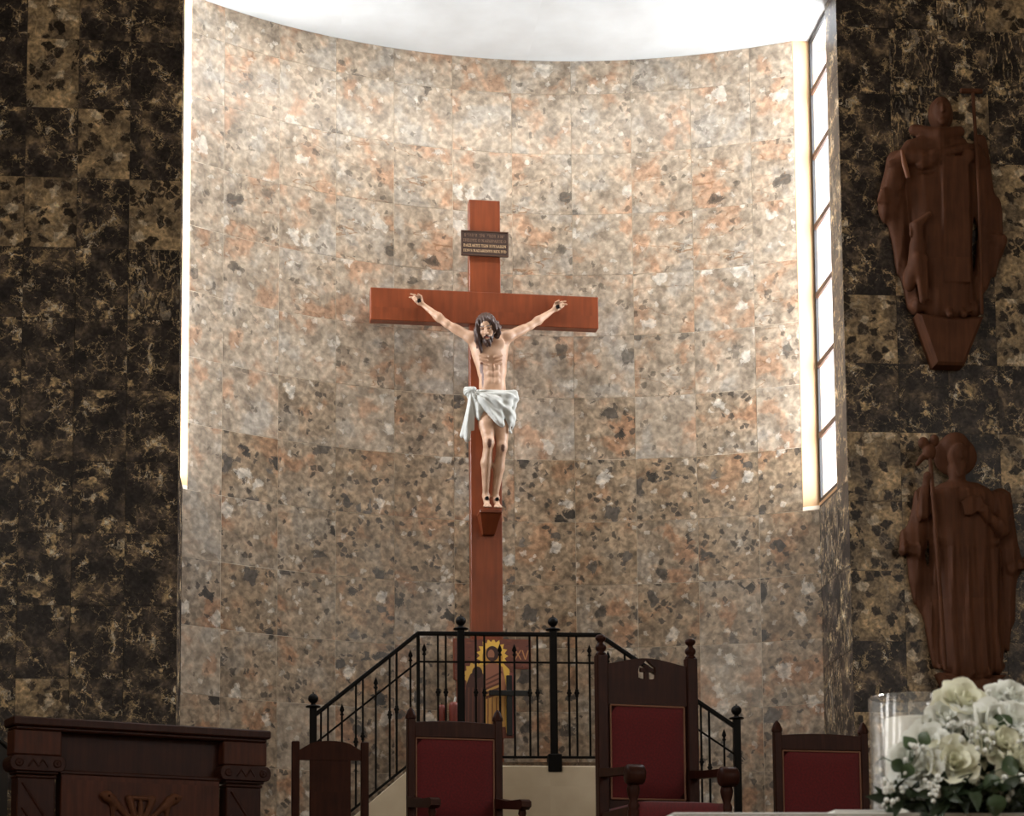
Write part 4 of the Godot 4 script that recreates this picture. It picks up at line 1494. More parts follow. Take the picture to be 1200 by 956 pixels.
func icon_picture() -> ImageTexture:
	# painted in units of a quarter centimetre or so: 92 wide, 117 high, four pixels each
	const K := 4.0
	var im := Image.create(368, 468, false, Image.FORMAT_RGB8)
	im.fill(Color8(104, 52, 36))
	var sc := func(a: Array) -> Array: return a.map(func(p: Vector2) -> Vector2: return p * K)
	for i in 500:
		var q := Vector2(rng.randf() * 368, rng.randf() * 468)
		fill_poly(im, oval(q.x, q.y, rng.randf_range(3, 14), rng.randf_range(2, 8)), Color8(104, 52, 36).lerp(Color8(74, 36, 28) if i % 2 else Color8(136, 74, 48), rng.randf() * 0.7))
	var gold := Color8(224, 172, 58)
	var deep := Color8(184, 126, 44)
	# the glow round the standing figure and the bowed one
	fill_poly(im, sc.call(oval(46, 20, 19, 21, 17, 0.22)), gold)
	fill_poly(im, sc.call([Vector2(56, 26), Vector2(66, 36), Vector2(70, 60), Vector2(69, 96), Vector2(62, 112), Vector2(58, 70)]), gold)
	fill_poly(im, sc.call(oval(26, 44, 15, 17, 13, 0.2)), Color8(206, 156, 62))
	fill_poly(im, sc.call(oval(46, 22, 12, 13)), deep)
	# bowed figure in brown
	fill_poly(im, sc.call([Vector2(20, 42), Vector2(30, 36), Vector2(37, 44), Vector2(38, 70), Vector2(36, 104), Vector2(15, 104), Vector2(13, 76), Vector2(15, 54)]), Color8(76, 42, 32))
	fill_poly(im, sc.call(oval(28, 40, 6, 7)), Color8(58, 32, 24))
	for k in 4:
		fill_poly(im, sc.call([Vector2(17 + k * 5, 58), Vector2(19 + k * 5, 58), Vector2(18 + k * 5, 102), Vector2(16 + k * 5, 102)]), Color8(98, 54, 38))
	# standing figure
	fill_poly(im, sc.call([Vector2(37, 32), Vector2(46, 27), Vector2(58, 33), Vector2(62, 56), Vector2(60, 104), Vector2(36, 104), Vector2(38, 62), Vector2(36, 44)]), Color8(152, 92, 66))
	fill_poly(im, sc.call([Vector2(38, 60), Vector2(60, 52), Vector2(61, 104), Vector2(36, 104)]), Color8(204, 148, 70))
	for k in 5:
		fill_poly(im, sc.call([Vector2(38, 48 + k * 5), Vector2(57, 38 + k * 6), Vector2(58, 40 + k * 6), Vector2(38, 50 + k * 5.4)]), Color8(104, 58, 40))
	for k in 4:
		fill_poly(im, sc.call([Vector2(40 + k * 5, 70), Vector2(41.4 + k * 5, 68), Vector2(41 + k * 5, 103), Vector2(39.4 + k * 5, 103)]), Color8(140, 88, 48))
	fill_poly(im, sc.call([Vector2(56, 40), Vector2(61, 48), Vector2(60, 66), Vector2(56, 62)]), Color8(176, 112, 74))
	fill_poly(im, sc.call([Vector2(42, 102), Vector2(47, 102), Vector2(46, 108), Vector2(41, 108)]), Color8(170, 116, 82))
	fill_poly(im, sc.call([Vector2(51, 102), Vector2(56, 102), Vector2(57, 108), Vector2(51, 108)]), Color8(170, 116, 82))
	fill_poly(im, sc.call(oval(46, 17.5, 7.5, 9)), Color8(56, 28, 20))
	fill_poly(im, sc.call(oval(44.5, 18.5, 4, 6)), Color8(150, 92, 62))
	fill_poly(im, sc.call([Vector2(41, 22), Vector2(48, 22), Vector2(45, 28)]), Color8(70, 36, 26))
	fill_poly(im, sc.call([Vector2(66, 40), Vector2(72, 40), Vector2(72, 112), Vector2(66, 112)]), Color8(132, 66, 56))
	im.adjust_bcs(1.12, 1.0, 0.85)
	return ImageTexture.create_from_image(im)


func build_icon() -> void:
	var at := CROSS_AT + Vector3(0.037, 0.266, 0.05)
	var t := thing("station_panel", "painted panel of a robed haloed figure, marked XV, behind the railing", "painting", at, CROSS_TURN)
	# local: x from -0.30 to 0.298, y from 0 to 0.758
	var outline := PackedVector2Array([Vector2(-0.275, 0), Vector2(0.171, 0), Vector2(0.171, 0.531), Vector2(0.298, 0.531), Vector2(0.298, 0.758), Vector2(-0.300, 0.758), Vector2(-0.300, 0.45), Vector2(-0.275, 0.43)])
	var st := begin()
	prism(st, outline, -0.005, 0.024)
	part("board", done(st), M.cross, t)
	st = SurfaceTool.new()
	st.begin(Mesh.PRIMITIVE_TRIANGLES)
	var inner: PackedVector2Array = Geometry2D.offset_polygon(outline, -0.008, Geometry2D.JOIN_MITER)[0]
	var idx := Geometry2D.triangulate_polygon(inner)
	for i in range(0, idx.size(), 3):
		var q := [inner[idx[i]], inner[idx[i + 1]], inner[idx[i + 2]]]
		if (q[1] - q[0]).cross(q[2] - q[0]) > 0:
			q = [q[0], q[2], q[1]]
		for p: Vector2 in q:
			st.set_normal(Vector3(0, 0, 1))
			st.set_uv(Vector2((p.x + 0.30) / 0.598, 1.0 - p.y / 0.758))
			st.add_vertex(Vector3(p.x, p.y, 0.0255))
	M.picture = matte(Color.WHITE, 0.6, icon_picture())
	part("picture", st.commit(), M.picture, t)
	part("numeral", lettering("XV", 0.11, 0.075, false), M.numeral, t, Vector3(0.225, 0.636, 0.0255))

	var x := thing("black_cross", "plain black cross mounted on the lower right of painted panel", "cross", at + Vector3(0.125, 0.015, 0.026), CROSS_TURN)
	part("upright", box(Vector3(-0.021, 0, 0), Vector3(0.021, 0.46, 0.03), 0.003), M.black, x)
	part("arm", box(Vector3(-0.155, 0.305, 0.002), Vector3(0.16, 0.345, 0.034), 0.003), M.black, x)

	for k in 2:
		var c := thing("pillar_candle", ["slim red-brown pillar candle on the landing left of railing post", "thick red-brown pillar candle with white stub, left of railing post"][k], "candle", Vector3(-0.762 + 0.092 * k, LANDING + 0.03, -3.5), 0.0, "candles on the landing")
		var r := 0.028 + 0.009 * k
		part("wax", turned([Vector2(0, 0), Vector2(r, 0), Vector2(r, 0.425 + 0.02 * k), Vector2(r * 0.92, 0.445 + 0.02 * k), Vector2(r * 0.6, 0.455 + 0.02 * k), Vector2(0, 0.448 + 0.02 * k)], 16), M.red_wax, c)
		if k == 1:
			var s := begin(true)
			tube(s, [Vector3(0, 0.46, 0), Vector3(0.012, 0.515, 0)], [0.008], 8)
			part("white_stub", done(s), M.candle_wax, c)
		else:
			var s := begin(true)
			tube(s, [Vector3(0, 0.44, 0), Vector3(0.002, 0.472, 0)], [0.003], 6)
			part("wick", done(s), M.black, c)


# ---------------------------------------------------------------- the two wooden reliefs

func build_reliefs() -> void:
	# drawn in a local frame: metres from the lowest point of each carving, z outwards from the wall
	var u := Field.new(Vector3(-0.56, -0.03, -0.04), Vector3(0.66, 2.20, 0.36), 0.0135)
	var p := func(x: float, y: float, z: float) -> Vector3: return Vector3((x - 287.0) * 0.00232, (927.0 - y) * 0.00238, z)
	# body: a tall robe narrowing to the feet
	u.rod(p.call(265, 330, 0.06), p.call(300, 720, 0.05), 0.20, 0.16, 0.05, 1.7)
	u.rod(p.call(330, 330, 0.06), p.call(320, 720, 0.05), 0.20, 0.17, 0.05, 1.7)
	u.rod(p.call(290, 245, 0.09), p.call(178, 272, 0.05), 0.085, 0.075, 0.05, 1.1)
	u.rod(p.call(315, 245, 0.09), p.call(425, 262, 0.05), 0.085, 0.075, 0.05, 1.1)
	u.rod(p.call(240, 222, 0.10), p.call(365, 222, 0.10), 0.055, 0.055, 0.04)
	# cloak at both sides
	u.rod(p.call(165, 270, 0.03), p.call(140, 420, 0.04), 0.085, 0.10, 0.04, 1.5)
	u.rod(p.call(150, 400, 0.02), p.call(215, 720, 0.02), 0.09, 0.08, 0.05, 1.6)
	u.rod(p.call(440, 190, 0.02), p.call(450, 430, 0.03), 0.05, 0.09, 0.04, 1.5)
	u.rod(p.call(455, 400, 0.02), p.call(465, 540, 0.03), 0.09, 0.085, 0.05, 1.5)
	u.rod(p.call(460, 540, 0.02), p.call(400, 740, 0.02), 0.085, 0.05, 0.05, 1.6)
	u.slab(p.call(128, 400, 0.09), Vector3(0.085, 0.05, 0.035), 0.02, 0.03, Basis(Vector3(0, 0, 1), -0.3))
	u.slab(p.call(478, 520, 0.07), Vector3(0.07, 0.045, 0.035), 0.02, 0.03, Basis(Vector3(0, 0, 1), -0.4))
	# sleeve and hand with a horn, left
	u.rod(p.call(185, 262, 0.12), p.call(262, 285, 0.16), 0.06, 0.05, 0.03)
	u.blob(p.call(150, 330, 0.10), Vector3(0.07, 0.17, 0.05), 0.03, Basis(Vector3(0, 0, 1), -0.25))
	# scapular
	u.slab(p.call(333, 470, 0.165), Vector3(0.105, 0.475, 0.022), 0.012, 0.02, Basis(Vector3(1, 0, 0), 0.04))
	# hood and neck
	u.rod(p.call(215, 176, 0.10), p.call(285, 200, 0.17), 0.042, 0.045, 0.02)
	u.rod(p.call(285, 200, 0.17), p.call(362, 178, 0.10), 0.045, 0.042, 0.02)
	u.rod(p.call(300, 205, 0.08), p.call(302, 140, 0.10), 0.055, 0.055, 0.02)
	# head
	u.blob(p.call(302, 118, 0.12), Vector3(0.078, 0.112, 0.088), 0.02)
	u.rod(p.call(296, 108, 0.205), p.call(296, 132, 0.215), 0.010, 0.016, 0.012)
	u.rod(p.call(280, 104, 0.195), p.call(316, 104, 0.195), 0.010, 0.010, 0.01)
	u.blob(p.call(297, 160, 0.185), Vector3(0.032, 0.03, 0.026), 0.02)
	for s: float in [-1.0, 1.0]:
		u.blob(p.call(297 + s * 13, 113, 0.215), Vector3(0.018, 0.012, 0.016), 0.008, Basis.IDENTITY, true)
	u.blob(p.call(308, 118, 0.06), Vector3(0.095, 0.13, 0.07), 0.02)
	# capelet lying over the shoulders, hollow under its edge
	u.rod(p.call(135, 292, 0.11), p.call(265, 268, 0.185), 0.036, 0.032, 0.02)
	u.rod(p.call(265, 268, 0.185), p.call(385, 236, 0.15), 0.032, 0.036, 0.02)
	u.rod(p.call(200, 235, 0.11), p.call(290, 228, 0.16), 0.06, 0.05, 0.04)
	u.blob(p.call(235, 318, 0.20), Vector3(0.085, 0.034, 0.06), 0.012, Basis(Vector3(0, 0, 1), 0.12), true)
	u.blob(p.call(232, 300, 0.165), Vector3(0.06, 0.028, 0.03), 0.012)
	u.blob(p.call(420, 520, 0.20), Vector3(0.022, 0.42, 0.05), 0.015, Basis.IDENTITY, true)
	u.blob(p.call(186, 560, 0.18), Vector3(0.022, 0.34, 0.05), 0.015, Basis(Vector3(0, 0, 1), 0.12), true)
	# right hand on the staff
	u.rod(p.call(415, 235, 0.09), p.call(388, 265, 0.16), 0.055, 0.04, 0.03)
	u.blob(p.call(378, 270, 0.19), Vector3(0.05, 0.06, 0.035), 0.015)
	# hem and feet
	u.rod(p.call(210, 735, 0.08), p.call(400, 745, 0.08), 0.05, 0.05, 0.04)
	u.rod(p.call(305, 745, 0.10), p.call(303, 772, 0.17), 0.03, 0.028, 0.015)
	u.rod(p.call(345, 745, 0.10), p.call(348, 772, 0.17), 0.03, 0.028, 0.015)
	u.shift(Vector3(-0.5, 0.3, -0.04), Vector3(0.56, 1.75, 0.36), func(q: Vector3) -> float:
		var centre := clampf((q.x - 0.0) / 0.11, 0.0, 1.0) if q.x < 0.22 else 1.0
		var k := 0.0 if q.x > 0.0 and q.x < 0.215 and q.z > 0.12 else 1.0
		return k * ((absf(sin(q.x * 21.0 + sin(q.y * 4.0) * 0.9)) - 0.6) * 0.034 + sin(q.x * 91.0 + q.y * 3.0) * 0.005) * clampf((1.8 - q.y) * 1.2, 0.25, 1.0) * (0.6 + 0.4 * centre))
	u.trim_back(0.0)
	var t := thing("upper_relief", "carved brown wooden relief of a robed saint with staff and dog, upper", "relief", Vector3(2.86, 5.985, FRONT))
	part("robed_figure", u.mesh(), M.carved, t)
	var st := begin(true)
	tube(st, [p.call(396, 66, 0.20), p.call(403, 400, 0.225), p.call(406, 770, 0.17)], [0.014, 0.015, 0.014], 8)
	var staff := part("staff", done(st), M.carved, t)
	st = begin()
	block(st, p.call(355, 70, 0.185), p.call(428, 56, 0.215), 0.006)
	part("staff_head", done(st), M.carved, staff)
	st = begin(true)
	tube(st, [p.call(160, 262, 0.20), p.call(166, 310, 0.215), p.call(178, 348, 0.20)], [0.012, 0.022, 0.016], 8)
	part("horn", done(st), M.horn, t)
	st = begin()
	prism(st, PackedVector2Array([Vector2(-0.195, 0.385), Vector2(-0.07, 0.0), Vector2(0.145, 0.0), Vector2(0.30, 0.37), Vector2(0.06, 0.355)]), 0.0, 0.15, Transform3D.IDENTITY, 0.02)
	part("console", done(st), M.carved, t)
	# the dog sitting at his side
	var d := Field.new(p.call(140, 760, 0.02), p.call(295, 430, 0.32), 0.009)
	d.rod(p.call(206, 560, 0.16), p.call(202, 640, 0.15), 0.055, 0.075, 0.03)
	d.rod(p.call(206, 560, 0.17), p.call(205, 500, 0.18), 0.05, 0.04, 0.03)
	d.rod(p.call(205, 495, 0.18), p.call(240, 465, 0.22), 0.042, 0.02, 0.02)
	d.rod(p.call(188, 492, 0.17), p.call(183, 530, 0.19), 0.018, 0.012, 0.012)
	d.rod(p.call(200, 600, 0.20), p.call(214, 735, 0.19), 0.03, 0.022, 0.02)
	d.rod(p.call(222, 600, 0.19), p.call(228, 725, 0.18), 0.026, 0.02, 0.02)
	d.blob(p.call(182, 660, 0.13), Vector3(0.05, 0.09, 0.06), 0.03)
	part("dog", d.mesh(), M.carved, t)

	var v := Field.new(Vector3(-0.56, -0.03, -0.04), Vector3(0.68, 2.12, 0.36), 0.0135)
	p = func(x: float, y: float, z: float) -> Vector3: return Vector3((x - 300.0) * 0.00232, (930.0 - y) * 0.00238, z)
	# gown
	v.rod(p.call(300, 300, 0.06), p.call(320, 760, 0.06), 0.17, 0.17, 0.05, 1.5)
	v.rod(p.call(370, 300, 0.06), p.call(375, 760, 0.06), 0.17, 0.17, 0.05, 1.5)
	v.rod(p.call(345, 440, 0.08), p.call(345, 780, 0.08), 0.15, 0.20, 0.05, 1.6)
	v.rod(p.call(310, 265, 0.08), p.call(235, 300, 0.05), 0.085, 0.08, 0.05)
	v.rod(p.call(340, 265, 0.08), p.call(450, 300, 0.05), 0.085, 0.08, 0.05)
	# cloak: left wing, right wing
	v.rod(p.call(225, 270, 0.03), p.call(185, 420, 0.04), 0.08, 0.09, 0.04, 1.5)
	v.rod(p.call(180, 400, 0.03), p.call(195, 520, 0.03), 0.085, 0.08, 0.04, 1.5)
	v.rod(p.call(200, 520, 0.02), p.call(262, 780, 0.03), 0.08, 0.06, 0.05, 1.6)
	v.rod(p.call(465, 275, 0.04), p.call(490, 470, 0.04), 0.08, 0.085, 0.04, 1.5)
	v.rod(p.call(490, 460, 0.03), p.call(470, 640, 0.03), 0.085, 0.08, 0.05, 1.6)
	v.rod(p.call(465, 640, 0.02), p.call(435, 800, 0.03), 0.07, 0.05, 0.05, 1.6)
	v.slab(p.call(165, 440, 0.09), Vector3(0.08, 0.045, 0.035), 0.02, 0.03, Basis(Vector3(0, 0, 1), -0.25))
	v.slab(p.call(500, 490, 0.08), Vector3(0.07, 0.04, 0.035), 0.02, 0.03, Basis(Vector3(0, 0, 1), 0.3))
	# broad hat behind the head
	v.blob(p.call(322, 145, 0.05), Vector3(0.165, 0.155, 0.05), 0.015)
	v.blob(p.call(322, 110, 0.07), Vector3(0.10, 0.09, 0.07), 0.02)
	v.blob(p.call(324, 152, 0.125), Vector3(0.072, 0.095, 0.08), 0.012)
	v.rod(p.call(322, 145, 0.195), p.call(322, 166, 0.208), 0.009, 0.014, 0.01)
	for s: float in [-1.0, 1.0]:
		v.blob(p.call(322 + s * 12, 146, 0.205), Vector3(0.016, 0.011, 0.016), 0.008, Basis.IDENTITY, true)
	v.rod(p.call(323, 185, 0.165), p.call(322, 215, 0.175), 0.045, 0.022, 0.02)
	v.rod(p.call(322, 225, 0.08), p.call(322, 190, 0.10), 0.06, 0.06, 0.02)
	# arm bent across the chest holding a book
	v.rod(p.call(462, 280, 0.08), p.call(455, 385, 0.15), 0.06, 0.05, 0.03)
	v.rod(p.call(455, 385, 0.15), p.call(385, 330, 0.20), 0.05, 0.035, 0.02)
	v.slab(p.call(352, 312, 0.20), Vector3(0.085, 0.065, 0.022), 0.008, 0.01, Basis(Vector3(0, 0, 1), 0.25))
	v.blob(p.call(388, 328, 0.215), Vector3(0.04, 0.03, 0.025), 0.012)
	# arm to the staff
	v.rod(p.call(240, 280, 0.08), p.call(205, 335, 0.13), 0.055, 0.045, 0.03)
	v.rod(p.call(205, 335, 0.13), p.call(215, 240, 0.17), 0.045, 0.035, 0.02)
	v.blob(p.call(217, 225, 0.185), Vector3(0.04, 0.042, 0.035), 0.012)
	# belt, hem, feet, console
	v.rod(p.call(250, 418, 0.13), p.call(430, 418, 0.13), 0.028, 0.028, 0.015)
	v.rod(p.call(265, 800, 0.10), p.call(440, 795, 0.10), 0.045, 0.04, 0.03)
	v.rod(p.call(345, 800, 0.12), p.call(342, 828, 0.18), 0.03, 0.028, 0.015)
	v.rod(p.call(385, 800, 0.12), p.call(388, 828, 0.18), 0.03, 0.028, 0.015)
	v.blob(p.call(245, 560, 0.17), Vector3(0.02, 0.42, 0.05), 0.015, Basis(Vector3(0, 0, 1), 0.08), true)
	v.blob(p.call(435, 600, 0.17), Vector3(0.024, 0.36, 0.06), 0.015, Basis(Vector3(0, 0, 1), -0.04), true)
	v.shift(Vector3(-0.5, 0.25, -0.04), Vector3(0.6, 1.60, 0.36), func(q: Vector3) -> float:
		var k := 1.0 if q.y < 1.18 else 0.45
		return k * ((absf(sin(q.x * 27.0 + sin(q.y * 3.0) * 0.9 + q.y * 0.8)) - 0.6) * 0.036 + sin(q.x * 117.0 + q.y * 2.0) * 0.005))
	v.trim_back(0.0)
	t = thing("lower_relief", "carved brown wooden relief of a bearded saint in broad hat, lower", "relief", Vector3(2.888, 3.46, FRONT))
	part("robed_figure", v.mesh(), M.carved, t)
	st = begin(true)
	tube(st, [p.call(222, 165, 0.20), p.call(232, 400, 0.215), p.call(252, 815, 0.19)], [0.016, 0.016, 0.015], 8)
	staff = part("staff", done(st), M.carved, t)
	var b := Field.new(p.call(170, 215, 0.08), p.call(275, 85, 0.30), 0.009)
	b.blob(p.call(222, 150, 0.19), Vector3(0.05, 0.06, 0.045), 0.02)
	b.blob(p.call(205, 120, 0.18), Vector3(0.04, 0.045, 0.035), 0.015)
	b.blob(p.call(240, 112, 0.18), Vector3(0.035, 0.045, 0.035), 0.015)
	b.rod(p.call(200, 165, 0.18), p.call(185, 185, 0.17), 0.025, 0.015, 0.015)
	part("staff_head", b.mesh(), M.carved, staff)
	st = begin()
	prism(st, PackedVector2Array([Vector2(-0.14, 0.265), Vector2(-0.02, 0.0), Vector2(0.14, 0.0), Vector2(0.35, 0.25), Vector2(0.10, 0.235)]), 0.0, 0.16, Transform3D.IDENTITY, 0.02)
	part("console", done(st), M.carved, t)
	print("reliefs ", Time.get_ticks_msec())


# ---------------------------------------------------------------- chairs and the carved stand

# a padded panel: rounded rectangle in xy, bulging towards +z
func pad(w: float, h: float, depth: float, corner := 0.03) -> ArrayMesh:
	var st := begin(true)
	const N := 10
	var at := func(i: int, j: int) -> Vector3:
		var u := float(i) / N * 2.0 - 1.0
		var v := float(j) / N * 2.0 - 1.0
		var e := 1.0 - maxf(absf(u), absf(v))
		var z := depth * sqrt(clampf(1.0 - pow(1.0 - clampf(e * 3.0, 0.0, 1.0), 2.0), 0.0, 1.0)) * (0.8 + 0.2 * (1.0 - u * u) * (1.0 - v * v))
		return Vector3(u * w / 2, v * h / 2, z)
	for i in N:
		for j in N:
			quad(st, at.call(i, j), at.call(i + 1, j), at.call(i + 1, j + 1), at.call(i, j + 1))
	st.set_smooth_group(-1)
	var x := w / 2
	var y := h / 2
	quad(st, Vector3(-x, -y, 0), Vector3(-x, y, 0), Vector3(x, y, 0), Vector3(x, -y, 0))
	return done(st)


# a thick cushion with rounded sides, lying in xy, rising along z
func cushion(w: float, h: float, high: float) -> ArrayMesh:
	var st := begin(true)
	const N := 12
	var at := func(i: int, j: int) -> Vector3:
		var u := float(i) / N * 2.0 - 1.0
		var v := float(j) / N * 2.0 - 1.0
		var e := 1.0 - maxf(absf(u), absf(v))
		var z := high * (0.0 if e <= 0.0 else 0.62 + 0.38 * sqrt(clampf(1.0 - pow(1.0 - clampf(e * 1.2, 0.0, 1.0), 2.0), 0.0, 1.0)))
		var k := 0.985 if e <= 0.0 else 1.0
		var out := 1.0 if e <= 0.0 else 1.0 + 0.165 * clampf((0.17 - e) / 0.17 + 0.45, 0.0, 1.0) * 0.9
		return Vector3(clampf(u * out, -1, 1) * w / 2 * k, clampf(v * out, -1, 1) * h / 2 * k, z)
	for i in N:
		for j in N:
			quad(st, at.call(i, j), at.call(i + 1, j), at.call(i + 1, j + 1), at.call(i, j + 1))
	return done(st)


# a raised cord round a rectangle
func cord(w: float, h: float, z: float, r: float) -> ArrayMesh:
	var st := begin(true)
	var x := w / 2
	var y := h / 2
	tube(st, [Vector3(-x, -y, z), Vector3(x, -y, z)], [r], 6)
	tube(st, [Vector3(x, -y, z), Vector3(x, y, z)], [r], 6)
	tube(st, [Vector3(x, y, z), Vector3(-x, y, z)], [r], 6)
	tube(st, [Vector3(-x, y, z), Vector3(-x, -y, z)], [r], 6)
	return done(st)


# red upholstered armchair; w between the outer faces of the posts
func red_chair(label: String, at: Vector3, turn: float, w: float, tall: float, arms: bool) -> void:
	var t := thing("armchair" if arms else "red_chair", label, "chair", at, turn, "red upholstered chairs")
	var hw := w / 2
	const PW := 0.052
	const SEAT := 0.345
	for s: float in [-1.0, 1.0]:
		var x := s * (hw - PW / 2)
		part("back_post", box(Vector3(x - PW / 2, 0, -PW / 2), Vector3(x + PW / 2, tall - 0.075, PW / 2), 0.006), M.wood, t)
		var st := begin()
		lathe(st, [Vector2(0.036, 0), Vector2(0.036, 0.018), Vector2(0.03, 0.03), Vector2(0.022, 0.052), Vector2(0.008, 0.072), Vector2(0, 0.076)], 8, Transform3D(Basis(Vector3.UP, PI / 8), Vector3(x, tall - 0.076, 0)))
		part("finial", done(st), M.wood, t)
		part("leg", box(Vector3(x - PW / 2, 0, 0.50), Vector3(x + PW / 2, SEAT - 0.02, 0.50 + PW), 0.005), M.wood, t)
		if arms:
			st = begin()
			prism(st, PackedVector2Array([Vector2(-0.62, 0.495), Vector2(-0.62, 0.46), Vector2(-0.57, 0.445), Vector2(-0.02, 0.50), Vector2(0.0, 0.56), Vector2(-0.03, 0.565), Vector2(-0.3, 0.525), Vector2(-0.58, 0.51)]), -0.032, 0.032, Transform3D(Basis(Vector3(0, 0, -1), Vector3(0, 1, 0), Vector3(1, 0, 0)), Vector3(x, 0, 0)), 0.004)
			part("armrest", done(st), M.wood, t)
			part("arm_support", turned_at([Vector2(0.022, SEAT - 0.02), Vector2(0.028, 0.375), Vector2(0.018, 0.40), Vector2(0.026, 0.425), Vector2(0.02, 0.46)], Vector3(x, 0, 0.525)), M.wood, t)
		part("side_rail", box(Vector3(x - 0.02, SEAT - 0.09, PW / 2), Vector3(x + 0.02, SEAT - 0.02, 0.50), 0.004), M.wood, t)
		part("stretcher", box(Vector3(x - 0.018, 0.12, PW / 2), Vector3(x + 0.018, 0.155, 0.50), 0.004), M.wood, t)
	var inner := hw - PW
	# crest rail, a shallow bow
	var o := PackedVector2Array()
	var y0 := tall - 0.195
	o.append(Vector2(-inner - 0.005, y0))
	o.append(Vector2(inner + 0.005, y0))
	for i in 9:
		var u := 1.0 - i / 4.0
		o.append(Vector2(u * (inner + 0.005), tall - 0.098 + 0.012 * (1.0 - u * u)))
	var c := begin()
	prism(c, o, -0.018, 0.02, Transform3D.IDENTITY, 0.004)
	part("crest_rail", done(c), M.wood, t)
	part("back_board", box(Vector3(-inner, SEAT + 0.03, -0.016), Vector3(inner, y0 + 0.01, 0.008), 0.002), M.wood, t)
	var ch := y0 - SEAT - 0.06
	var cw := inner * 2 - 0.008
	var pd := part("back_cushion", pad(cw, ch, 0.035), M.velvet, t, Vector3(0, SEAT + 0.055 + ch / 2, 0.008))
	part("piping", cord(cw - 0.004, ch - 0.004, 0.008, 0.0055), M.piping, pd)
	part("seat_frame", box(Vector3(-hw + 0.01, SEAT - 0.10, 0.0), Vector3(hw - 0.01, SEAT - 0.01, 0.545), 0.006), M.wood, t)
	var sc := part("seat_cushion", pad(w - 0.05, 0.52, 0.06), M.velvet, t, Vector3(0, SEAT - 0.012, 0.275), Basis(Vector3(1, 0, 0), -PI / 2))
	part("piping", cord(w - 0.054, 0.516, 0.01, 0.006), M.piping, sc)


func turned_at(profile: Array, at: Vector3, n := 14) -> ArrayMesh:
	var st := begin(true)
	lathe(st, profile, n, Transform3D(Basis(), at))
	return done(st)


